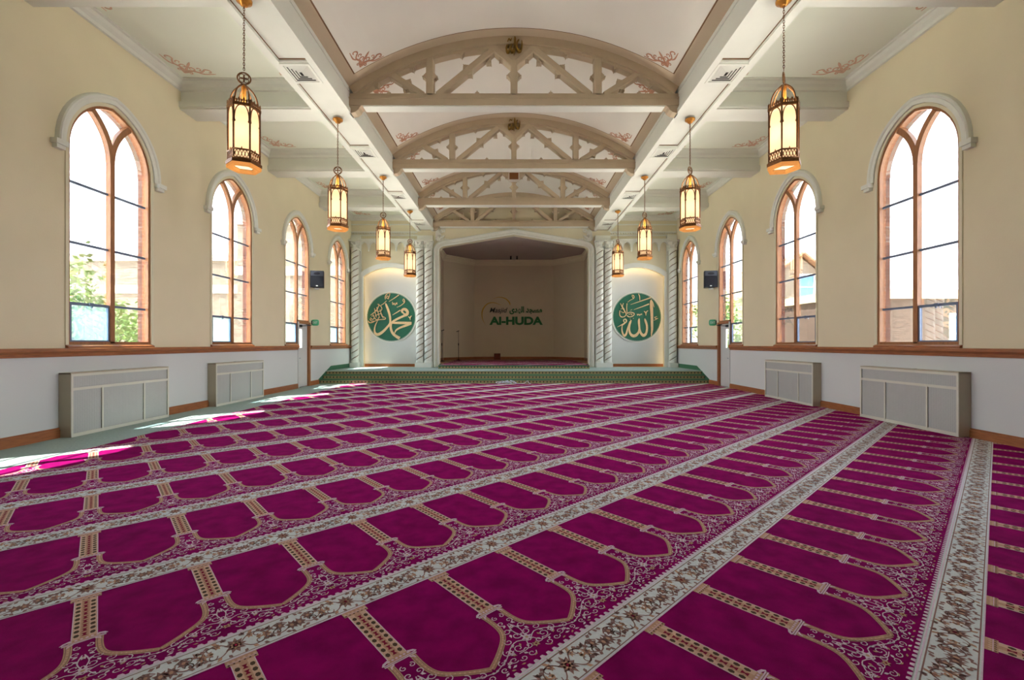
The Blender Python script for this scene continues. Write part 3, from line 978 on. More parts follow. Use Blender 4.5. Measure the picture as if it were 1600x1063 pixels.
# ------------------------------------------------------------------ roof trusses
T_fn = lambda a, b, w: (a, w, b)
def bar2d(mb, p, q, wd, y0, y1, cham=0.02):
    p, q = Vector(p), Vector(q)
    d = (q - p).normalized(); n = Vector((-d.y, d.x)) * wd / 2
    def ring(pt):
        return [(pt + n, y0 + cham), (pt + n * (1 - 2 * cham / wd), y0), (pt - n * (1 - 2 * cham / wd), y0), (pt - n, y0 + cham), (pt - n, y1), (pt + n, y1)]
    vs = [(u.x, y, u.y) for pt in (p, q) for u, y in ring(pt)]
    mb.add(vs, [(i, (i + 1) % 6, 6 + (i + 1) % 6, 6 + i) for i in range(6)] + [tuple(range(6)), tuple(range(11, 5, -1))])
    return mb
def cusp_poly(k=0.74):
    base = [(-.10, -.01), (-.085, .02), (-.05, .03), (-.055, .055), (-.03, .065), (-.03, .04), (0, .115), (.03, .04), (.03, .065), (.055, .055), (.05, .03), (.085, .02), (.10, -.01)]
    return [(a * k, b * k) for a, b in base]
CUSP = MB().plate([cusp_poly()], 0.05, 0.19, T_fn).mesh('cusp', M_TRUSS)
def lower(x): return VZ0 + sqrt((VR - 0.20) ** 2 - x * x)
def emblem(fn, w0, w1, mb):
    """gilt calligraphic emblem, coordinates in a 0..1 box"""
    st_ = [[(.97, .75, .05), (.98, .5, .09), (.93, .25, .1), (.86, .16, .06)],
           [(.80, .82, .05), (.70, .66, .09), (.68, .35, .1), (.78, .14, .12), (.92, .2, .1), (.96, .4, .06)],
           [(.55, 1.0, .03), (.57, .85, .12), (.55, .5, .12), (.52, .15, .1), (.5, -.05, .03)],
           [(.36, .55, .06), (.30, .3, .1), (.38, .1, .12), (.48, .2, .1), (.54, .45, .06)],
           [(.10, .5, .05), (.04, .28, .09), (.10, .1, .1), (.2, .12, .1), (.26, .3, .07)],
           [(.12, .7, .04), (.2, .86, .06), (.3, .78, .06), (.36, .9, .04)], [(.14, .42, .07), (.2, .5, .05)]]
    for q in st_:
        mb.ribbon(catmull(q, 4), fn, w0, w1)
    return mb
def truss(y, label, first_emblem=True):
    t = thing('roof_truss', label, 'truss', (0, y, 0), 0, 'arched trusses across the nave')
    # arched top chord
    amax = math.asin((NX - .0) / VR)
    N = 36
    up = [(VR * sin(-amax + 2 * amax * i / N), VZ0 + VR * cos(-amax + 2 * amax * i / N)) for i in range(N + 1)]
    R2 = VR - 0.17
    lo = [(R2 * sin(-amax + 2 * amax * i / N), VZ0 + R2 * cos(-amax + 2 * amax * i / N)) for i in range(N + 1)]
    R3 = VR - 0.225
    lo2 = [(R3 * sin(-amax + 2 * amax * i / N), VZ0 + R3 * cos(-amax + 2 * amax * i / N)) for i in range(N + 1)]
    mb = MB().plate([up + lo[::-1]], 0.0, 0.26, T_fn)
    mb.plate([up + lo2[::-1]], 0.045, 0.22, T_fn)
    mb.build('top_chord', M_TRUSS, t)
    # tie beam with moulded edges
    mb = MB().box(-NX, NX, 0.0, 0.26, 6.66, 6.84); mb.box(-NX, NX, 0.03, 0.23, 6.84, 6.93)
    mb.box(-NX, NX, -0.015, 0.0, 6.80, 6.835); mb.box(-NX + .3, NX - .3, 0.01, 0.25, 6.635, 6.66, 1)
    mb.build('tie_beam', [M_TRUSS, M_WHITE], t)
    bar2d(MB(), (0, 6.9), (0, 7.66), 0.155, 0.03, 0.23).build('king_post', M_TRUSS, t)
    for sd in (-1, 1):
        bar2d(MB(), (sd * 1.83, 6.9), (sd * 1.83, lower(1.83) + .03), 0.165, 0.03, 0.23).build('post', M_TRUSS, t)
        bar2d(MB(), (sd * 1.66, 6.92), (sd * 0.40, lower(.4) + .0), 0.145, 0.04, 0.22).build('strut', M_TRUSS, t)
        bar2d(MB(), (sd * 1.98, 6.92), (sd * 2.68, lower(2.68) + .02), 0.135, 0.04, 0.22).build('outer_strut', M_TRUSS, t)
        bar2d(MB(), (0, 7.56), (sd * 0.44, lower(.44) + .0), 0.15, 0.035, 0.225).build('crown_brace', M_TRUSS, t)
        # curved bracket below the end of the tie beam
        br = [(NX, 6.66), (NX, 6.50)] + [(NX - .03 - .20 * sin(a), 6.50 + .16 * (1 - cos(a))) for a in (0, .5, 1.0, 1.4)] + [(NX - .28, 6.66)]
        MB().plate([[(sd * a, b) for a, b in br]], 0.02, 0.24, T_fn).build('bracket', M_TRUSS, t)
    # filled panel behind the emblem
    MB().plate([[(0, 7.6), (.42, lower(.42) + .02), (0, lower(0) + .03), (-.42, lower(.42) + .02)]], 0.05, 0.21, T_fn).build('crown_panel', M_TRUSS, t)
    # cusps
    def cusp(x, z, ang):
        o = link('cusp', CUSP, t, (x, 0, z)); o.rotation_euler = (0, -ang, 0)
    for sd in (-1, 1):
        for zz in (7.32,):
            cusp(sd * 1.83 + .085, zz, -pi / 2); cusp(sd * 1.83 - .085, zz, pi / 2)
        cusp(sd * .08, 7.34, -sd * pi / 2)
        cusp(sd * .80, 6.925, 0); cusp(sd * 2.72, 6.925, 0)
        d = Vector((sd * (0.40 - 1.66), lower(.4) - 6.92)).normalized(); n = Vector((-d.y, d.x))
        m_ = Vector((sd * 1.66, 6.92)).lerp(Vector((sd * .40, lower(.4))), .52)
        for q in (1, -1):
            pp = m_ + n * q * .08; cusp(pp.x, pp.y, math.atan2(n.y * q, n.x * q) - pi / 2)
        d = Vector((sd * .7, lower(2.68) - 6.92)).normalized(); n = Vector((-d.y, d.x))
        m_ = Vector((sd * 1.98, 6.92)).lerp(Vector((sd * 2.68, lower(2.68))), .5)
        for q in (1, -1):
            pp = m_ + n * q * .07; cusp(pp.x, pp.y, math.atan2(n.y * q, n.x * q) - pi / 2)
        for xx in (1.15, 2.22, 3.0):
            cusp(sd * xx, lower(xx) - .02, pi + math.atan2(-sd * xx, lower(xx) - VZ0) * 0 + sd * xx / VR * -1)
        cusp(sd * .26, 7.72, pi + sd * .9); cusp(sd * .55, 7.66, pi - sd * .8)
    if first_emblem:
        emblem(lambda a, b, w: (-0.18 + a * .36, w, 7.78 + b * .35), -0.03, 0.045, MB()).build('emblem', M_DARKGOLD, t, label='dark gold calligraphic emblem')
    return t
for i, y in enumerate(BEAMY):
    if i < 4: continue
    truss(y, ('nearest arched taupe roof truss with gold emblem at its crown', 'middle arched roof truss, second from the viewer, with gold emblem',
              'third arched roof truss, carrying a small brown box')[i - 4])
truss(YE - 0.29, 'last arched roof truss, set against the end wall above the opening', False)
bxo = thing('speaker_box', 'small brown box hung on the king post of the third truss', 'speaker', (0, BEAMY[6] - .20, 7.5))
MB().box(-.20, .20, 0.0, .20, 0, .30).build('case', M_STONE, bxo)
MB().box(-.165, .165, -.015, 0.0, .03, .27).build('front_panel', mat('brown_cloth', (110, 66, 22), 0.8), bxo)

# ------------------------------------------------------------------ soffit vents
def vent_proto():
    v = thing('air_vent', '', 'vent', (0, 0, 0))
    MB().plate([[(-.27, -.30), (.27, -.30), (.27, .30), (-.27, .30)], [(-.225, -.255), (.225, -.255), (.225, .255), (-.225, .255)]], -0.03, 0.0, XYZ).build('vent_frame', M_WHITE, v)
    for i in range(4):
        r0 = 0.225 - i * 0.052
        MB().sweep([(-r0, -r0 - .03), (r0, -r0 - .03), (r0, r0 + .03), (-r0, r0 + .03)], [(0.0, -0.012), (-0.006, -0.012), (-0.045, -0.028), (-0.040, -0.030)], XYZ, closed=True).build('louvre_ring', M_WHITE, v)
    MB().box(-.225, .225, -.255, .255, -0.008, -0.004).build('duct_back', M_SLOT, v)
    return v
VP = None
for s in (-1, 1):
    for i in range(4):
        if VP is None: VP = o = vent_proto()
        else: o = copy_tree(VP)
        o.location = (s * 3.93, 8.3 + BAY * i, 6.52)
        o['label'] = 'square white air vent in the %s long beam, %s from the viewer' % ('left' if s < 0 else 'right', ('first', 'second', 'third', 'fourth')[i])
        o['group'] = 'air vents in the long beams'

# ------------------------------------------------------------------ pendant lanterns
def lantern_proto():
    L = thing('pendant_lantern', '', 'lantern', (0, 0, 0))
    R = 0.203
    P = lambda i, r=R, z=0.0: (r * cos(pi / 3 * i), r * sin(pi / 3 * i), z)
    MB().lathe([(0.02, -0.09), (0.05, -0.08), (0.06, -0.05), (0.105, -0.03), (0.11, 0.0)], 16).build('canopy', M_GOLD, L)
    ch = MB()
    nl_ = 26
    for i in range(nl_):
        z = -0.08 - (i + .5) * 0.945 / nl_
        pts = []
        for q in range(8):
            a = 2 * pi * q / 8
            u, h = 0.012 * cos(a), 0.027 * sin(a)
            pts.append((u, 0, z + h) if i % 2 else (0, u, z + h))
        ch.tube(pts, 0.0045, 4, closed=True)
    ch.build('chain', M_BRONZE, L)
    rg = MB()
    rg.tube([(0.085 * cos(2 * pi * q / 20), 0, -1.145 + 0.085 * sin(2 * pi * q / 20)) for q in range(20)], 0.010, 6, closed=True)
    for q in range(4):
        a = pi / 4 + pi / 2 * q
        c = (0.038 * cos(a), -1.145 + 0.038 * sin(a))
        rg.tube([(c[0] + 0.034 * cos(2 * pi * t / 12), 0, c[1] + 0.034 * sin(2 * pi * t / 12)) for t in range(12)], 0.006, 5, closed=True)
    rg.build('wheel_ring', M_BRONZE, L)
    MB().lathe([(0.012, -1.56), (0.034, -1.53), (0.03, -1.32), (0.04, -1.29), (0.022, -1.25), (0.012, -1.22)], 8).build('stem', M_GOLD, L)
    for i in range(6):
        a = pi / 3 * i
        pts = catmull([(R * .90, -1.57), (R * .84, -1.46), (R * .66, -1.36), (R * .36, -1.285), (0.02, -1.24)], 4)
        MB().tube([(r * cos(a), r * sin(a), z) for r, z in pts], 0.011, 6).build('yoke_bar', M_BRONZE, L)
        MB().tube([P(i, R, -1.53), P(i, R, -2.44)], 0.013, 6).build('corner_post', M_BRONZE, L)
    def hexring(mb, r0, r1, z0, z1):
        vs = [P(i, r, z) for (r, z) in ((r0, z0), (r1, z0), (r1, z1), (r0, z1)) for i in range(6)]
        fs = []
        for q in range(4):
            for i in range(6):
                j = (i + 1) % 6; q2 = (q + 1) % 4
                fs.append((q * 6 + i, q * 6 + j, q2 * 6 + j, q2 * 6 + i))
        return mb.add(vs, fs)
    cr = hexring(MB(), R - .01, R + .018, -1.62, -1.58)
    for i in range(6):
        p, q = Vector(P(i, R + .008)), Vector(P(i + 1, R + .008))
        n = (p + q).normalized()
        t = (q - p).normalized()
        for j in range(7):
            c = p.lerp(q, (j + .5) / 7)
            h = 0.075 if j % 2 == 0 else 0.05
            for (u, w, zz) in ((0.014, 0, -1.5),):
                a = c - t * .005 + Vector((0, 0, -1.58)); b = c + t * .005 + Vector((0, 0, -1.58))
                m1 = c - t * .016 + Vector((0, 0, -1.58 + h * .6)); m2 = c + t * .016 + Vector((0, 0, -1.58 + h * .6))
                tp = c + Vector((0, 0, -1.58 + h))
                f = [a, b, m2, tp, m1]
                k_ = [x + n * .008 for x in f]
                cr.add(f + k_, [(0, 1, 2, 3, 4), (9, 8, 7, 6, 5)] + [(x, (x + 1) % 5, 5 + (x + 1) % 5, 5 + x) for x in range(5)])
    cr.build('crest', M_BRONZE, L)
    for i in range(6):
        p, q = Vector(P(i, R - .012)), Vector(P(i + 1, R - .012))
        vs = [p + Vector((0, 0, -1.61)), q + Vector((0, 0, -1.61)), q + Vector((0, 0, -2.40)), p + Vector((0, 0, -2.40))]
        nn = (p + q).normalized() * 0.006
        vs += [v - nn for v in vs]
        MB().add(vs, [(0, 1, 2, 3), (7, 6, 5, 4), (0, 4, 5, 1), (1, 5, 6, 2), (2, 6, 7, 3), (3, 7, 4, 0)]).build('glass_panel', M_SHADE, L)
        # pointed arch tracery over the panel
        p, q = Vector(P(i, R + .003)), Vector(P(i + 1, R + .003))
        tr = MB()
        for fl in (0, 1):
            pts = []
            for u, z in ((0.02, -1.86), (0.10, -1.85), (0.06, -1.82), (0.07, -1.76), (0.13, -1.69), (0.26, -1.635), (0.5, -1.605)):
                uu = 1 - u if fl else u
                pts.append(p.lerp(q, uu) + Vector((0, 0, z)))
            tr.tube(catmull([tuple(x) for x in pts], 3), 0.008, 5)
        tr.build('arch_tracery', M_BRONZE, L)
        # lattice band
        lt = MB()
        for z in (-2.245, -2.37):
            lt.tube([tuple(p + Vector((0, 0, z))), tuple(q + Vector((0, 0, z)))], 0.014, 6)
        for j in range(5):
            a, b = p.lerp(q, j / 5), p.lerp(q, (j + 1) / 5)
            lt.tube([tuple(a + Vector((0, 0, -2.25))), tuple(b + Vector((0, 0, -2.37)))], 0.006, 4)
            lt.tube([tuple(b + Vector((0, 0, -2.25))), tuple(a + Vector((0, 0, -2.37)))], 0.006, 4)
        lt.tube([tuple(p.lerp(q, .5) + Vector((0, 0, -2.24))), tuple(p.lerp(q, .5) + Vector((0, 0, -2.205)))], [0.012, 0.003], 5)
        lt.build('lattice_band', M_BRONZE, L)
    rim = MB()
    hexring(rim, R - .02, R + .03, -2.43, -2.385)
    rim.build('lower_rim', M_BRONZE, L)
    sk = MB()
    hexring(sk, R - .045, R + .022, -2.475, -2.43)
    sk.build('amber_skirt', M_AMBER, L)
    MB().lathe([(R - .05, -2.425), (R - .05, -2.415)], 6, sm=False).build('diffuser', M_DIFF, L)
    return L
LP = None
LY = [6.54 + BAY * i * 1.006 for i in range(4)]
for s in (-1, 1):
    for i, y in enumerate(LY):
        if LP is None: LP = o = lantern_proto()
        else: o = copy_tree(LP)
        o.location = (s * 3.94, y, 6.515)
        o.rotation_euler = (0, 0, radians((22, 8, 0, 12)[i] if s < 0 else (52, 40, 30, 38)[i]))
        sd = 'left' if s < 0 else 'right'
        o['label'] = 'lit hexagonal bronze lantern of the %s row, %s from the viewer' % (sd, ('first and largest', 'second', 'third', 'fourth and smallest')[i])
        o['group'] = 'hanging lanterns along the nave'
        pd = bpy.data.lights.new('lantern_bulb', 'POINT'); pd.energy = 0.6; pd.color = (1.0, 0.88, 0.72); pd.shadow_soft_size = 0.05
        po = bpy.data.objects.new('lantern_bulb', pd); po.location = (0, 0, -1.98); po.parent = o; COL.objects.link(po)
        ud = bpy.data.lights.new('ceiling_fill_spot', 'SPOT'); ud.energy = 44; ud.color = (1.0, 0.93, 0.80); ud.spot_size = radians(172); ud.spot_blend = 0.6; ud.shadow_soft_size = 0.08  # added spot that brightens the ceiling, beyond the lantern's own bulb
        uo = bpy.data.objects.new('ceiling_fill_spot', ud); uo.location = (0, 0, -1.62); uo.rotation_euler = (pi, 0, 0); uo.parent = o; COL.objects.link(uo)

# ------------------------------------------------------------------ radiators
def radiator(s, y0, label):
    r = thing('radiator_cover', label, 'radiator', (s * (HW - .002), y0, 0.017 if s > 0 else 0.001), 0, 'metal radiator covers under the windows')
    W, D, H = 2.02, 0.19, 1.03
    fn = lambda a, b, w: (-s * w, a, b)
    mb = MB()
    mb.fbox(fn, 0, 0.012, 0.0, H - .005, 0.002, D); mb.fbox(fn, W - .012, W, 0.0, H - .005, 0.002, D)
    mb.fbox(fn, 0, W, H - .02, H, 0.002, D + .006)
    mb.build('case', M_RADS, r)
    fr = MB()
    for z0, z1 in ((0.0, .055), (.745, .79), (H - .06, H - .021)): fr.fbox(fn, 0.0, W, z0, z1, D, D + .012)
    for a0, a1 in ((0.0, .035), (.535, .565), (1.40, 1.43), (W - .035, W)): fr.fbox(fn, a0, a1, 0.0, H - .021 if a0 in (0.0, W - .035) else .77, D + .001, D + .014)
    fr.build('front_frame', M_RADF, r)
    for a0, a1, z0, z1 in ((.035, W - .035, .79, H - .06), (.035, .535, .055, .745), (.565, 1.40, .055, .745), (1.43, W - .035, .055, .745)):
        MB().fbox(fn, a0, a1, z0, z1, D - .012, D - .004).build('grille_panel', M_GRILLE, r)
    MB().fbox(fn, .9, 1.1, H, H + .006, .05, .12).build('top_grille', M_GRILLE, r)
    return r
radiator(-1, 7.13, 'cream radiator cover on the left wall, the larger one nearest the viewer')
radiator(-1, 10.60, 'cream radiator cover on the left wall, the smaller one farther off')
radiator(1, 7.10, 'grey-looking radiator cover on the right wall, the larger one nearest the viewer')
radiator(1, 10.56, 'grey-looking radiator cover on the right wall, the smaller one farther off')

# ------------------------------------------------------------------ prayer carpet
NW, PITCH, RANG = 0.5475, 1.2, radians(42.8)
U = Vector((cos(RANG), sin(RANG))); V = Vector((sin(RANG), -cos(RANG)))
S0, T0 = 0.493, -1.245
class Flat:
    """flat pattern pieces of one niche, at a small pile height"""
    def __init__(s): s.v, s.f, s.m = [], [], []
    def poly(s, pts, z, m):
        o = len(s.v); s.v += [(a, b, z) for a, b in pts]; s.f.append(tuple(range(o, o + len(pts)))); s.m.append(m)
    def rect(s, a0, a1, b0, b1, z, m): s.poly([(a0, b0), (a1, b0), (a1, b1), (a0, b1)], z, m)
    def disc(s, a, b, r, z, m, n=6, k=1.0, rot=0):
        s.poly([(a + r * cos(2 * pi * i / n + rot), b + r * k * sin(2 * pi * i / n + rot)) for i in range(n)], z, m)
    def stroke(s, pts, z, m):
        N = len(pts); L, R = [], []
        for i in range(N):
            a, b = Vector(pts[max(i - 1, 0)][:2]), Vector(pts[min(i + 1, N - 1)][:2])
            d = (b - a).normalized(); n = Vector((-d.y, d.x)) * pts[i][2] / 2; p = Vector(pts[i][:2])
            L.append(p + n); R.append(p - n)
        o = len(s.v)
        s.v += [(p.x, p.y, z) for p in L] + [(p.x, p.y, z) for p in R]
        for i in range(N - 1): s.f.append((o + i, o + N + i, o + N + i + 1, o + i + 1)); s.m.append(m)
    def mstroke(s, pts, z, m):
        s.stroke(pts, z, m); s.stroke([(-a, b, w) for a, b, w in pts], z, m)
    def leaf(s, a, b, ang, ln, wd, z, m):
        c, d = cos(ang), sin(ang)
        q = [(0, 0), (.4, .5), (1, 0), (.4, -.5)]
        s.poly([(a + ln * x * c - wd * y * d, b + ln * x * d + wd * y * c) for x, y in q], z, m)
    def mleaf(s, a, b, ang, ln, wd, z, m):
        s.leaf(a, b, ang, ln, wd, z, m); s.leaf(-a, b, pi - ang, ln, wd, z, m)
    def flower(s, a, b, r, z, m, mc, n=6):
        for i in range(n): s.leaf(a, b, 2 * pi * i / n, r, r * .55, z, m)
        s.disc(a, b, r * .28, z + .0004, mc)

def niche_tile(lod):
    F = Flat(); H = NW / 2
    z1, z2, z3 = 0.0135, 0.0142, 0.0149
    # column stripe with dots
    F.rect(-.05, .05, .045, .475, z1, 1)
    if lod < 2:
        nd = 9 if lod == 0 else 7
        F.rect(-.017, .017, .045, .475, z1 + .0002, 2)
        for i in range(nd):
            t = .065 + (i + .5) * .40 / nd
            for q in (-1, 1): F.disc(q * .031, t, .0118, z2, 6, 6, 1.3)
            hh = .40 / nd * .34
            F.poly([(-.012, t - hh), (.012, t - hh), (.004, t), (.012, t + hh), (-.012, t + hh), (-.004, t)], z2, 7)
        F.rect(-.05, -.046, .045, .475, z2, 3); F.rect(.046, .05, .045, .475, z2, 3)
    else:
        F.rect(-.014, .014, .06, .46, z2, 2); 
    # base and capital
    F.rect(-.066, .066, 0.0, .045, z1, 2); F.rect(-.060, .060, .475, .50, z1, 2); F.rect(-.082, .082, .498, .515, z1, 3)
    if lod == 0:
        for i in range(6):
            F.disc(-.05 + i * .02, .486, .007, z2, 3); F.disc(-.055 + i * .022, .018, .007, z2, 1); F.disc(-.055 + i * .022, .036, .005, z2, 6)
        F.rect(-.066, .066, .026, .029, z2, 3); F.rect(-.082, .082, .505, .509, z2, 5)
        F.mstroke([(.05, .478, .012), (.075, .488, .014), (.088, .50, .006)], z2, 3)
    # arch border
    shape = [(.058, .515), (.056, .573), (.060, .647), (.076, .705), (.110, .750), (.160, .792), (.215, .831), (H, .866)]
    pts = catmull([(a, b, .030) for a, b in shape], 3 if lod < 2 else 1)
    F.mstroke(pts, z1, 2)
    if lod < 2:
        F.mstroke([(a, b, .019) for a, b, w in pts], z2, 5)
        F.mstroke([(a, b, .013) for a, b, w in pts], z2 + .0003, 2)
    if lod == 0:
        dd = catmull([(a, b, .03) for a, b in shape], 6)
        for a, b, w in dd[1::2]:
            for q in (-1, 1): F.disc(q * a, b, .0042, z3, 1, 5)
        F.mstroke([(.04, .52, .008), (.058, .53, .01), (.062, .545, .004)], z3, 3)
    # spandrel scrolls
    sc = []
    if lod < 2:
        wv = .0055 if lod == 0 else .0065
        n_ = 11 if lod == 0 else 7
        def sp(cx, cy_, r, a0, turns): sc.append(spiral(cx, cy_, r, r * .22, a0, a0 + turns * 2 * pi, n_, wv, wv * .8))
        sp(.022, .575, .018, -pi / 2, 1.1); sp(.028, .635, .021, pi / 2, -1.1); sp(.048, .705, .026, -pi * .2, 1.15); sp(.030, .765, .028, pi, -1.1)
        sp(.095, .775, .026, -pi / 2, 1.15); sp(.085, .845, .032, pi * .8, -1.2); sp(.150, .835, .026, -pi * .4, 1.15); sp(.160, .90, .026, pi * .7, -1.15)
        sp(.215, .875, .023, -pi * .5, 1.1); sp(.235, .925, .021, pi * .6, -1.1); sp(.035, .865, .025, 0, 1.1); sp(.060, .925, .026, pi, -1.1); sp(.115, .925, .023, 0, 1.1)
        sc.append(catmull([(.004, .66, wv), (.016, .70, wv), (.02, .74, wv), (.002, .80, wv)], 3))
        sc.append(catmull([(.0, .84, wv), (.06, .80, wv), (.12, .82, wv), (.19, .87, wv), (.262, .90, wv)], 3))
        sc.append(catmull([(.02, .83, wv), (.05, .88, wv), (.11, .88, wv)], 3))
        for q in sc: F.mstroke(q, z2, 3)
        lv = [(.02, .655, .8), (.05, .735, 1.2), (.09, .80, 1.0), (.125, .87, -.4), (.185, .86, .8), (.20, .91, 1.2), (.25, .895, .4), (.09, .89, 2.2), (.03, .70, 2.0), (.17, .94, .2), (.23, .955, .5)]
        for a, b, an in lv: F.mleaf(a, b, an, .03, .016, z2, 3)
        if lod == 0:
            for a, b, an in [(.145, .865, 2.4), (.06, .82, 1.2), (.13, .965, -.3), (.04, .945, .4), (.215, .955, 2.5)]:
                F.mleaf(a, b, an, .026, .013, z3, 2)
        F.flower(0, .81, .034, z3, 3, 2); F.flower(0, .885, .026, z3, 2, 7); F.flower(0, .69, .018, z3, 3, 2)
        F.flower(.135, .845, .02, z3, 3, 7); F.flower(-.135, .845, .02, z3, 3, 7)
        F.flower(.19, .905, .016, z3, 3, 2); F.flower(-.19, .905, .016, z3, 3, 2)
    else:
        F.poly([(-.02, .62), (.02, .62), (.07, .73), (.15, .81), (H, .9), (H, .925), (-H, .925), (-H, .9), (-.15, .81), (-.07, .73)], z1, 8)
    # tooth row and floral band
    if lod < 2:
        nt = 13
        for i in range(nt):
            a = -H + (i + .5) * NW / nt
            F.poly([(a - .016, .998), (a + .016, .998), (a + .006, .980), (a - .010, .980)], z1, 3)
    F.rect(-H, H, .996, 1.15, z1, 4)
    if lod < 2:
        for b in (1.002, 1.0125): F.rect(-H, H, b, b + .0045, z2, 5 if b > 1.005 else 3)
        F.rect(-H, H, 1.137, 1.141, z2, 5)
        F.rect(-H, H, 1.146, 1.150, z2, 3)
    else:
        F.rect(-H, H, 1.005, 1.012, z2, 5); F.rect(-H, H, 1.137, 1.142, z2, 5)
    if lod < 2:
        c = 1.075
        F.flower(0, c, .048, z2, 5, 2, 9); F.flower(0, c, .026, z2 + .0004, 2, 7, 7)
        for q in (-1, 1):
            F.flower(q * H * .93, c + .012, .034, z2, 5, 2, 7); F.flower(q * .135, c + .004, .026, z2, 2, 5, 6); F.flower(q * .205, c - .012, .03, z2, 5, 2, 7); F.flower(q * .07, c - .03, .02, z2, 2, 5, 6)
            for (a, b, an) in ((.04, .045, 2.2), (.05, -.045, -2.0), (.10, -.045, .2), (.11, .05, .5), (.17, .045, -.3), (.185, .01, 1.5), (.24, .045, .8), (.245, -.04, -.8), (.025, -.05, -.3), (.15, -.02, .2)):
                F.leaf(q * a, c + b, an if q > 0 else pi - an, .026, .017, z2 + .0002, 5)
        for q in (-1, 1):
            for k_ in (-1, 1):
                w_ = .0055
                F.stroke(catmull([(q * .03, c + k_ * .01, w_), (q * .07, c + k_ * .04, w_), (q * .12, c + k_ * .03, w_), (q * .15, c - k_ * .01, w_), (q * .20, c - k_ * .035, w_), (q * .24, c - k_ * .015, w_)], 3), z2, 5)
                F.stroke(spiral(q * .10, c + k_ * .022, .022, .006, 0, k_ * 5.5, 9, .005), z2, 5)
                F.stroke(spiral(q * .185, c - k_ * .02, .022, .006, pi, -k_ * 5.5 + pi, 9, .005), z2, 6 if lod == 0 else 5)
                for (a, b, an) in ((.065, .042, .6), (.12, .036, -.4), (.15, .02, 1.0), (.215, -.042, -.3), (.16, -.038, 2.6), (.09, .0, .3)):
                    F.leaf(q * a, c + k_ * b, (an if q > 0 else pi - an) * k_, .03, .018, z2 + .0003, 5 if a > .1 else 2)
    # stretch the drawing along the row to the woven repeat of 1.2 m
    kn = [(0, 0), (.475, .505), (.515, .545), (.866, .878), (.979, .966), (.998, .987), (1.15, PITCH)]
    def mp(t):
        for (a, b), (c_, d_) in zip(kn, kn[1:]):
            if t <= c_: return b + (t - a) * (d_ - b) / (c_ - a)
        return t + kn[-1][1] - kn[-1][0]
    F.v = [(a, mp(b), z) for a, b, z in F.v]
    return F

SPECK = mat('lilac_crimson_mixed_pile', (176, 110, 150), 0.95, var=0.3, scale=40, spec=0.1)
RUG_MATS = RUG_MATS + [SPECK]
def carpet(name, x0, x1, y0, y1, zb, label, lod_fn):
    import numpy as np
    tiles = [niche_tile(l) for l in range(3)]
    O = U * S0 + V * T0
    allv, allf, allm = [], [], []
    cl = bmesh.new()
    off = 0
    cor = [Vector((x, y)) - O for x in (x0, x1) for y in (y0, y1)]
    i0 = int(min(c.dot(U) for c in cor) / NW) - 2; i1 = int(max(c.dot(U) for c in cor) / NW) + 2
    j0 = int(min(c.dot(V) for c in cor) / PITCH) - 2; j1 = int(max(c.dot(V) for c in cor) / PITCH) + 2
    arrs = [np.array(t.v) for t in tiles]
    for i in range(i0, i1 + 1):
        for j in range(j0, j1 + 1):
            o = O + U * (NW * i) + V * (PITCH * j)
            ctr = o + V * (PITCH / 2)
            cs = [o + U * a + V * b for a in (-NW / 2 - .02, NW / 2 + .02) for b in (-.01, PITCH + .01)]
            ins = [x0 <= c.x <= x1 and y0 <= c.y <= y1 for c in cs]
            if not any(ins) and not (x0 - .6 < ctr.x < x1 + .6 and y0 - .6 < ctr.y < y1 + .6): continue
            l = lod_fn(ctr)
            A = arrs[l]
            W = np.empty_like(A)
            W[:, 0] = o.x + A[:, 0] * U.x + A[:, 1] * V.x
            W[:, 1] = o.y + A[:, 0] * U.y + A[:, 1] * V.y
            W[:, 2] = A[:, 2] + zb
            if all(ins):
                allv += W.tolist()
                allf += [tuple(k + off for k in f) for f in tiles[l].f]
                allm += tiles[l].m
                off += len(A)
            else:
                bv = [cl.verts.new(p) for p in W.tolist()]
                for f, m in zip(tiles[l].f, tiles[l].m):
                    q = cl.faces.new([bv[k] for k in f]); q.material_index = m
    for co, no in (((x0, 0, 0), (-1, 0, 0)), ((x1, 0, 0), (1, 0, 0)), ((0, y0, 0), (0, -1, 0)), ((0, y1, 0), (0, 1, 0))):
        bmesh.ops.bisect_plane(cl, geom=cl.verts[:] + cl.edges[:] + cl.faces[:], plane_co=co, plane_no=no, clear_outer=True)
    cl.verts.index_update()
    allv += [tuple(v.co) for v in cl.verts]
    for f in cl.faces:
        allf.append(tuple(v.index + off for v in f.verts)); allm.append(f.material_index)
    cl.free()
    off = len(allv)
    allv += [(x, y, z) for z in (zb + 0.001, zb + 0.012) for x, y in ((x0, y0), (x1, y0), (x1, y1), (x0, y1))]
    for f in ((4, 5, 6, 7), (0, 1, 5, 4), (1, 2, 6, 5), (2, 3, 7, 6), (3, 0, 4, 7)):
        allf.append(tuple(k + off for k in f)); allm.append(0)
    me = bpy.data.meshes.new(name)
    me.from_pydata(allv, [], allf)
    for m in RUG_MATS: me.materials.append(m)
    me.polygons.foreach_set('material_index', allm)
    me.update()
    return link(name, me, None, label=label, category='carpet')
carpet('prayer_carpet', -6.04, 7.215, 0.3, 16.645, 0.0, 'crimson prayer carpet with rows of niches covering the hall floor',
       lambda c: 0 if c.y < 7.5 else (1 if c.y < 12.5 else 2))
carpet('alcove_carpet', -3.10, 3.10, 18.5, 23.6, 0.598, 'crimson prayer carpet on the raised dais inside the alcove', lambda c: 1)

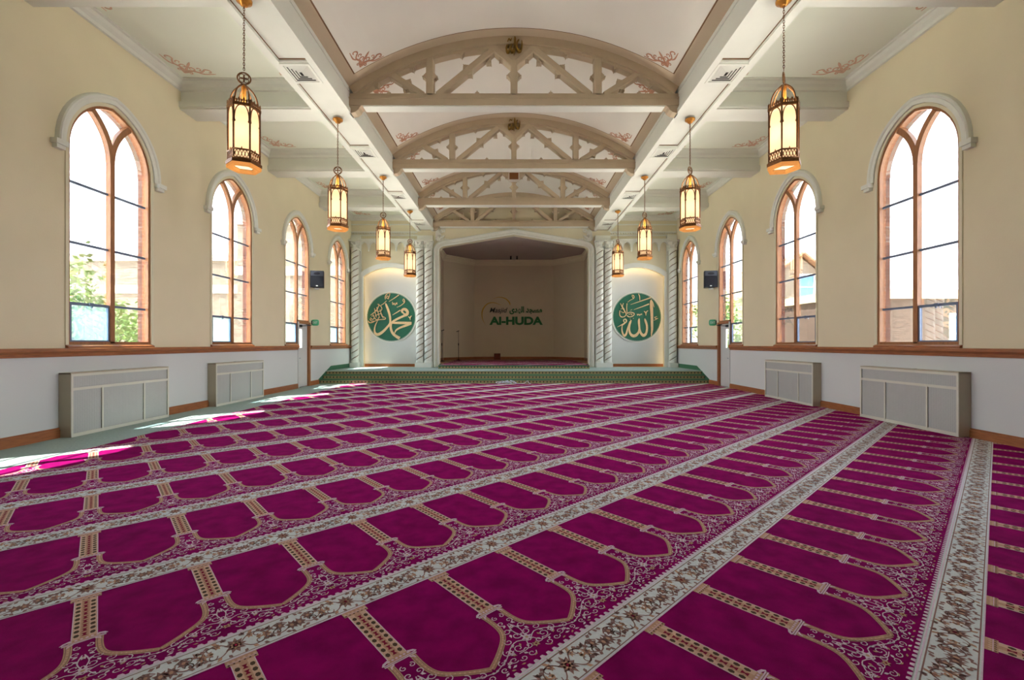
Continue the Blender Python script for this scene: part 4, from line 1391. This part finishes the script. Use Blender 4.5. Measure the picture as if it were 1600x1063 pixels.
# ------------------------------------------------------------------ medallions
def medallion(x, label, strokes, cx_, cy_, R_px):
    d = thing('medallion', label, 'medallion', (x, YE + .318, 2.70), 0, 'round calligraphy medallions in the niches')
    R = 1.12
    k = R / R_px
    MB().lathe([(R, 0), (R, .03)], 64).mesh('x', M_DISC)
    mb = MB()
    circ = lambda r: [(r * cos(2 * pi * i / 64), r * sin(2 * pi * i / 64)) for i in range(64)]
    fn = lambda a, b, w: (a, w, b)
    MB().plate([circ(R - .015)], -0.03, 0, fn).build('disc', M_DISC, d)
    MB().plate([circ(R + .03), circ(R - .015)], -0.038, 0, fn).build('outer_rim', M_WHITE, d)
    MB().plate([circ(R - .03), circ(R - .04)], -0.034, -0.03, fn).build('inner_line', M_WHITE, d)
    for iq, q in enumerate(strokes):
        pts = [((a - cx_) * k, (cy_ - b) * k, max(w * k * 1.0, .015)) for a, b, w in catmull(q, 5)]
        mb.ribbon(pts, fn, -0.055 - 0.0012 * iq, -0.029)
    mb.build('calligraphy', M_GILT, d, label='raised gilt Arabic calligraphy')
LEFT = [
    [(355, 385, 12), (368, 420, 26), (392, 480, 30), (412, 550, 28), (420, 615, 26), (415, 665, 26), (380, 712, 28), (330, 765, 32), (280, 803, 36), (243, 815, 36), (212, 795, 28), (203, 750, 20), (215, 690, 14), (247, 622, 6)],
    [(600, 520, 20), (580, 500, 26), (590, 474, 32), (625, 470, 38), (655, 500, 38), (650, 540, 34), (600, 562, 28), (540, 590, 28), (480, 622, 28), (435, 660, 28), (425, 705, 30), (437, 765, 32), (465, 812, 36), (505, 842, 38), (548, 868, 42)],
    [(600, 520, 14), (615, 535, 26), (640, 540, 30)],
    [(435, 660, 10), (500, 655, 30), (600, 656, 34), (712, 660, 36)], [(708, 665, 26), (640, 690, 30), (560, 720, 26), (500, 757, 20), (480, 800, 8)],
    [(402, 362, 6), (470, 320, 10), (538, 272, 14)], [(290, 415, 6), (330, 390, 9), (368, 352, 8)], [(450, 548, 6), (505, 515, 11), (560, 480, 14)],
    [(510, 442, 6), (560, 420, 9), (605, 385, 10), (618, 360, 10), (605, 325, 8), (592, 348, 8), (610, 370, 8)],
    [(352, 332, 8), (352, 290, 9), (380, 255, 10), (412, 245, 10), (408, 285, 10), (388, 322, 10), (365, 305, 7), (385, 285, 7), (398, 330, 8)],
    [(450, 368, 7), (456, 405, 9), (474, 385, 9), (486, 412, 9), (502, 382, 9), (512, 402, 8), (512, 372, 6)],
    [(668, 572, 10), (686, 582, 10), (696, 615, 6)], [(694, 598, 8), (702, 568, 10), (716, 560, 6)],
    [(118, 628, 8), (135, 652, 11), (170, 650, 11), (205, 632, 9)], [(205, 632, 9), (270, 612, 10), (345, 605, 11), (350, 585, 9), (300, 560, 8)],
    [(150, 550, 6), (190, 520, 10), (240, 470, 10), (265, 405, 8), (245, 400, 6)], [(265, 408, 8), (300, 440, 9), (300, 480, 9), (250, 500, 8), (215, 480, 7)],
    [(205, 455, 7), (215, 520, 9), (230, 580, 8)], [(235, 440, 7), (255, 520, 9), (275, 590, 8)], [(280, 470, 7), (300, 540, 9), (325, 590, 8)],
    [(150, 585, 8), (175, 610, 9), (200, 590, 9), (190, 560, 8), (165, 565, 7)], [(215, 560, 8), (240, 545, 9), (290, 530, 8), (310, 550, 7)],
    [(185, 540, 7), (215, 600, 9), (250, 610, 9), (260, 580, 7)], [(140, 600, 6), (160, 630, 8), (190, 628, 7)]]
RIGHT = [
    [(750, 275, 6), (742, 310, 30), (748, 400, 46), (754, 520, 42), (756, 640, 40), (758, 750, 34), (750, 820, 22), (745, 868, 6)], [(760, 300, 10), (775, 350, 16), (790, 402, 6)],
    [(640, 582, 10), (652, 620, 32), (674, 690, 32), (674, 770, 32), (655, 830, 36), (622, 852, 46), (585, 822, 36), (562, 765, 28), (552, 690, 30), (548, 620, 32), (555, 580, 12)],
    [(556, 740, 22), (540, 805, 32), (500, 850, 44), (455, 858, 46), (415, 830, 36), (395, 770, 28), (398, 700, 26), (412, 645, 26), (425, 608, 16)],
    [(408, 630, 18), (372, 730, 20), (348, 820, 28), (318, 858, 32), (290, 822, 26), (276, 755, 16), (282, 690, 10)],
    [(282, 692, 10), (325, 655, 16), (350, 625, 18), (335, 592, 16), (305, 605, 14), (312, 638, 14), (335, 645, 14)], [(335, 648, 16), (270, 685, 14), (205, 718, 5)],
    [(415, 360, 6), (560, 310, 14), (740, 248, 22)], [(465, 442, 6), (580, 400, 14), (710, 350, 22)], [(410, 452, 6), (440, 440, 9)],
    [(540, 186, 10), (558, 230, 14), (562, 298, 6)], [(368, 322, 6), (410, 290, 8), (460, 262, 10), (474, 240, 10), (460, 212, 9), (440, 212, 9), (442, 235, 9), (465, 268, 8)],
    [(358, 340, 10), (352, 420, 11), (360, 495, 10)], [(255, 340, 8), (285, 410, 11), (325, 470, 12), (352, 520, 10)], [(300, 338, 8), (285, 390, 10), (315, 440, 9)],
    [(245, 455, 10), (240, 520, 13), (268, 556, 14), (318, 550, 13), (350, 510, 10)], [(258, 430, 8), (290, 425, 9), (320, 460, 9), (300, 490, 9), (265, 470, 8)],
    [(362, 505, 10), (400, 482, 12), (455, 492, 13), (474, 515, 12), (440, 548, 13), (390, 556, 13), (358, 535, 11)], [(385, 520, 8), (410, 508, 9), (440, 515, 8), (420, 532, 7)],
    [(520, 508, 8), (528, 530, 10), (545, 512, 10), (560, 532, 10), (575, 512, 9), (592, 520, 9), (590, 502, 6)],
    [(630, 468, 14), (652, 488, 14), (660, 535, 6)], [(660, 508, 8), (672, 470, 12), (694, 458, 10)],
    [(785, 612, 6), (815, 598, 9), (848, 578, 10)], [(848, 578, 8), (815, 580, 9), (800, 562, 9), (835, 550, 8)],
    [(405, 590, 10), (412, 592, 10)], [(455, 578, 10), (462, 582, 10)]]
medallion(-5.555, 'green round medallion with gilt calligraphy in the niche left of the opening', LEFT, 432, 575, 340)
medallion(5.57, 'green round medallion with gilt calligraphy in the niche right of the opening', RIGHT, 518, 558, 395)

# ------------------------------------------------------------------ lettered sign on the alcove wall
sg = thing('wall_sign', 'green lettered wall sign with gold crescent swoosh in the alcove', 'sign', (0, 25.79, 0))
def text_mesh(body, size, name, off=0.0, shear=0.0, ext=0.015, sx=1.0):
    c = bpy.data.curves.new(name, 'FONT'); c.body = body; c.size = size; c.offset = off; c.shear = shear; c.extrude = ext
    c.align_x = 'LEFT'
    o = bpy.data.objects.new(name, c); COL.objects.link(o)
    bpy.context.view_layer.update()
    me = bpy.data.meshes.new_from_object(o.evaluated_get(bpy.context.evaluated_depsgraph_get()))
    bpy.data.objects.remove(o); bpy.data.curves.remove(c)
    return me
def put_text(body, x0, x1, z0, z1, m, name, y=-0.02, **kw):
    me = text_mesh(body, 0.5, name, **kw)
    xs = [v.co.x for v in me.vertices]; ys = [v.co.y for v in me.vertices]
    ax, bx_, ay, by = min(xs), max(xs), min(ys), max(ys)
    for v in me.vertices:
        X = x0 + (v.co.x - ax) / (bx_ - ax) * (x1 - x0)
        Z = z0 + (v.co.y - ay) / (by - ay) * (z1 - z0)
        v.co = (X, y - v.co.z, Z)
    me.materials.clear(); me.materials.append(m)
    return me
K = 25.77 / 700
px = lambda x: (x - 803) * K
pz = lambda y: 1.5 + (537 - y) * K
link('latin_lettering', put_text('Al-HUDA', px(764.8), px(848), pz(508), pz(495), M_LETTER, 'latin_lettering', off=0.022), sg, label='bold dark green capitals')
link('script_lettering', put_text('Masjid', px(765), px(793), pz(491), pz(481), M_LETTERB, 'script_lettering', shear=0.3, off=0.003), sg, label='slanted charcoal lettering')
link('arabic_lettering', put_text('\ufeef\ufeaa\ufeec\ufedf\ufe8d \ufeaa\ufea0\ufeb4\ufee3', px(796), px(847), pz(491.5), pz(479), M_LETTER, 'arabic_lettering', off=0.020), sg, label='dark green Arabic lettering')
mb = MB()
fnS = lambda a, b, w: (px(a), w, pz(b))
for q in ([(758.5, 508, .2), (753.5, 497, 1.2), (754, 485, 1.9), (761, 475.5, 1.6), (771, 473, 1.2), (783, 477, .3)], [(770, 467, .2), (780, 464.5, .9), (790, 467, 1.6), (796, 473, 1.9), (797, 477, .8)]):
    mb.ribbon([(a, b, w) for a, b, w in catmull(q, 6)], fnS, -0.03, 0.0)
mb.build('swoosh', M_SWOOSH, sg, label='thin gold crescent strokes')

# ------------------------------------------------------------------ wall speakers and exit signs
for s in (-1, 1):
    sd = 'left' if s < 0 else 'right'
    sp = thing('wall_speaker', 'black loudspeaker on the %s wall between the third and fourth windows' % sd, 'speaker', (s * (HW - .27), 15.98, 3.49), radians(-10 * s), 'black wall loudspeakers')
    mb = MB()
    pr = [(-.22, -.17), (.22, -.17), (.17, .15), (-.17, .15)]
    mb.plate([pr], 0.0, 0.58, lambda a, b, w: (a, b, w))
    mb.build('cabinet', M_BLACK, sp)
    MB().box(-.205, .205, -.19, -.168, .40, .565).build('horn_panel', M_GREY, sp)
    MB().plate([[(.11 * cos(2 * pi * i / 16), .48 + .045 * sin(2 * pi * i / 16)) for i in range(16)]], -.197, -.188, lambda a, b, w: (a, w, b)).build('horn_mouth', M_BLACK, sp)
    MB().box(-.205, .205, -.186, -.168, .02, .39).build('grille', M_BLACK, sp)
    MB().box(-.03, .03, -.19, -.185, .03, .065).build('badge', M_WHITE, sp, label='small pale badge')
    MB().box(-.04, .04, .10, .27, .25, .31).box(-.07, .07, .10, .16, -.05, .02).build('wall_bracket', M_WHITE, sp).rotation_euler = (0, 0, radians(-35 * s))
    ex = thing('exit_sign', 'small green exit sign on the %s wall beside the narrow door' % sd, 'sign', (s * (HW - .13), 16.06, 2.25), 0, 'green exit signs')
    pts = [(.125 * (abs(cos(a)) ** .5) * (1 if cos(a) > 0 else -1), .11 * (abs(sin(a)) ** .5) * (1 if sin(a) > 0 else -1)) for a in [2 * pi * i / 24 for i in range(24)]]
    MB().plate([pts], -.02, .02, lambda a, b, w: (a, w, b)).build('sign_plate', M_EXIT, ex)
    MB().box(min(s * .1, s * .129), max(s * .1, s * .129), -.04, .04, -.07, .07).build('mount', M_GREY, ex)
    link('lettering', put_text('EXIT', -.085, .085, -.04, .04, M_WHITE, 'lettering', y=-0.022, ext=0.002), ex)

# ------------------------------------------------------------------ microphone stands, box, cord
def mic_stand(x, y, h, label, boom):
    m = thing('microphone_stand', label, 'microphone stand', (x, y, 0.61))
    MB().lathe([(0.14, 0.0), (0.14, 0.012), (0.03, 0.03), (0.016, 0.05)], 20).build('base', M_BLACK, m)
    MB().tube([(0, 0, 0.03), (0, 0, h * .55)], 0.014, 8).tube([(0, 0, h * .5), (0, 0, h)], 0.009, 8).build('pole', M_BLACK, m)
    MB().lathe([(0.02, h * .52), (0.024, h * .53), (0.024, h * .6), (0.016, h * .61)], 10).build('clutch', M_BLACK, m)
    e = (boom, -0.06, h + .03)
    MB().tube([(0, 0, h - .01), (boom * .4, -0.03, h + .03), e], 0.009, 6).build('holder', M_BLACK, m)
    MB().tube([(boom - .05, -0.04, h + .02), (boom + .07, -0.11, h + .055), (boom + .10, -.125, h + .065)], [0.014, 0.018, 0.026], 8).build('microphone', M_BLACK, m)
mic_stand(-3.60, 22.4, 1.50, 'thin black microphone stand close to the left jamb of the alcove', 0.02)
mic_stand(-2.95, 23.85, 1.50, 'thin black microphone stand standing before the angled alcove wall', -0.06)
wb = thing('floor_box', 'small brown wooden box on the alcove floor against the back wall', 'box', (-.95, 25.55, 0.597))
MB().box(-.18, .18, -.12, .12, 0, .34).build('case', mat('dark_red_wood', (92, 44, 30), 0.5, var=0.2, scale=12), wb)
MB().box(-.14, .14, -.13, -.12, .04, .30).build('front_panel', mat('red_brown_cloth', (112, 52, 34), 0.8, var=0.2, scale=30), wb)
random.seed(4)
mb = MB()
for i in range(6):
    c = (-.55 + .10 * i + random.uniform(-.03, .03), 16.42 + random.uniform(-.06, .06)); r = random.uniform(.07, .12)
    mb.tube([(c[0] + r * cos(2 * pi * t / 16), c[1] + r * .6 * sin(2 * pi * t / 16), .05 + .06 * (1 + sin(2 * pi * t / 16 + i)) * (.4 + .2 * (i % 3))) for t in range(16)], .011, 5, closed=True)
mb.tube(catmull([(.05, 16.45, .035), (.2, 16.4, .03), (.38, 16.5, .035), (.5, 16.55, .12), (.56, 16.5, .035), (.62, 16.42, .03)], 4), .010, 5)
o = mb.build('coiled_cord', M_WHITECORD, None, label='loose coil of pale cord lying at the foot of the green steps', category='cord')

# ------------------------------------------------------------------ outside: ground, buildings, trees
struct('ground', MB().box(-80, 80, -40, 120, -0.9, -0.6), M_GROUND)
def building(name, label, x0, x1, y0, y1, z1, m, cap, bands=(), wins=()):
    b = thing(name, label, 'building', ((x0 + x1) / 2, y0, -0.6))
    cx_ = (x0 + x1) / 2
    MB().box(x0 - cx_, x1 - cx_, 0, y1 - y0, 0, z1 + .6).build('wall', m, b)
    MB().box(x0 - cx_ - .1, x1 - cx_ + .1, -.1, y1 - y0 + .1, z1 + .6, z1 + .95).build('parapet', cap, b)
    for z in bands: MB().box(x0 - cx_ - .05, x1 - cx_ + .05, -.06, y1 - y0 + .06, z + .6, z + 1.05).build('stone_band', M_STONE, b)
    for (a0, a1, c0, c1) in wins:
        fr = MB().plate([[(a0 - .12, c0 - .12), (a1 + .12, c0 - .12), (a1 + .12, c1 + .12), (a0 - .12, c1 + .12)], [(a0, c0), (a1, c0), (a1, c1), (a0, c1)]], -.08, .0, lambda a, b_, w: (a - cx_, w, b_ + .6)).build('window', M_WHITE, b)
        MB().box(a0 - cx_, a1 - cx_, -.03, -.005, c0 + .6, c1 + .6).build('pane', M_BLUEGL, fr)
        MB().box(a0 - cx_, a1 - cx_, -.06, -.03, (c0 + c1) / 2 + .57, (c0 + c1) / 2 + .63).build('meeting_rail', M_WHITE, fr)
    return b
building('brick_building', 'flat-roofed buff brick building outside the left windows', -30, -14.5, 25, 36, 6.1, M_BUFF, M_STONE, (4.3,))
building('brick_tower', 'taller brick block outside the farther left windows', -14.2, -8.6, 23, 34, 7.6, M_BUFF, M_STONE, (5.0,))
hb = building('brick_house', 'low brick house with white gutter outside the largest right window', 13.2, 22.0, 18.0, 24, 3.3, M_TANBRICK, M_SIDING, (), ((17.6, 18.6, 1.2, 2.6),))
cxh = (13.2 + 22) / 2
MB().tube([(13.4 - cxh + .6, -.25, 3.85), (13.4 - cxh + .6, -.2, 3.5), (13.4 - cxh + .3, -.08, 3.2), (13.4 - cxh + .3, -.08, 0.1)], 0.07, 8).build('downspout', M_WHITE, hb)
# gabled cream house
gh = thing('gabled_house', 'cream gabled house with tan roof outside the second right window', 'house', (19.6, 31, -0.6))
MB().box(-4.2, 4.2, 0, 8, 0, 4.9).build('wall', M_SIDING, gh)
mb = MB().plate([[(-4.2, 4.9), (4.2, 4.9), (0.2, 8.1)]], 0.0, 8.0, lambda a, b, w: (a, w, b))
mb.build('gable', M_BUFF, gh)
for sg_ in (-1, 1):
    p0, p1 = Vector((0.2, 8.25)), Vector((sg_ * 4.7, 4.65))
    d = (p1 - p0).normalized(); n = Vector((-d.y, d.x)) * (-sg_) * -.12
    MB().plate([[tuple(p0), tuple(p1), tuple(p1 + n), tuple(p0 + n)]], -.45, 8.3, lambda a, b, w: (a, w, b)).build('roof', M_SHINGLE, gh)
MB().box(-4.5, 4.5, -.35, -.05, 4.4, 4.85).build('eaves_board', M_SIDING, gh)
for (a0, a1, c0, c1) in ((.1, 1.1, 5.2, 6.8), (-1.1, -.2, 2.0, 3.6), (1.0, 1.7, 1.8, 3.9)):
    f = MB().plate([[(a0 - .12, c0 - .12), (a1 + .12, c0 - .12), (a1 + .12, c1 + .12), (a0 - .12, c1 + .12)], [(a0, c0), (a1, c0), (a1, c1), (a0, c1)]], -.08, .0, lambda a, b_, w: (a, w, b_)).build('window', M_WHITE, gh)
    MB().box(a0, a1, -.03, -.005, c0, c1).build('pane', M_BLUEGL, f)
    MB().box(a0, a1, -.06, -.03, (c0 + c1) / 2 - .03, (c0 + c1) / 2 + .03).build('meeting_rail', M_WHITE, f)
MB().box(-2.6, -1.7, 1.5, 2.4, 6.0, 9.2).build('chimney', M_BRICK, gh)

def tree(x, y, h, r, label, seed, n=2600, low=0.25):
    rnd = random.Random(seed)
    t = thing('leafy_tree', label, 'tree', (x, y, -0.6))
    tr = MB().tube([(0, 0, 0), (.05, .03, h * .35), (-.04, .05, h * .7)], [h * .035, h * .026, h * .01], 8)
    tips = []
    for i in range(9):
        a = rnd.uniform(0, 2 * pi); z0 = h * rnd.uniform(.25, .6)
        e = (r * .75 * cos(a), r * .75 * sin(a), z0 + h * rnd.uniform(.1, .3))
        tr.tube([(0.02, .02, z0), (e[0] * .5, e[1] * .5, z0 + h * .06), e], [h * .014, h * .009, h * .003], 5)
        tips.append(e)
    tr.build('trunk', M_BARK, t)
    mb = MB()
    cl_ = [(rnd.gauss(0, r * .45), rnd.gauss(0, r * .45), h * (low + (1 - low) * rnd.random() ** .8)) for _ in range(46)] + tips
    for i in range(n):
        c = cl_[rnd.randrange(len(cl_))]
        p = Vector((c[0] + rnd.gauss(0, r * .16), c[1] + rnd.gauss(0, r * .16), c[2] + rnd.gauss(0, r * .15)))
        d = Vector((rnd.gauss(0, 1), rnd.gauss(0, 1), rnd.gauss(0, .6))).normalized()
        e = d.cross(Vector((rnd.gauss(0, 1), rnd.gauss(0, 1), rnd.gauss(0, 1)))).normalized()
        l = rnd.uniform(.07, .13) * (h / 5) ** .5
        mb.add([p - d * l, p + e * l * .5, p + d * l, p - e * l * .5], [(0, 1, 2, 3)])
    me = mb.mesh('foliage', M_LEAF, recalc=False)
    link('foliage', me, t, kind='stuff')
tree(-12.2, 11.6, 3.9, 1.7, 'light green tree close outside the largest left window', 3, 3400, .2)
tree(-16.6, 18.4, 3.6, 1.5, 'green tree farther back outside the largest left window', 5, 3000, .15)
tree(10.6, 22.5, 4.2, 1.6, 'green tree outside the third right window', 7, 2600, .1)
tree(10.5, 33.0, 4.2, 2.0, 'green tree far outside the fourth right window', 9, 2200, .1)
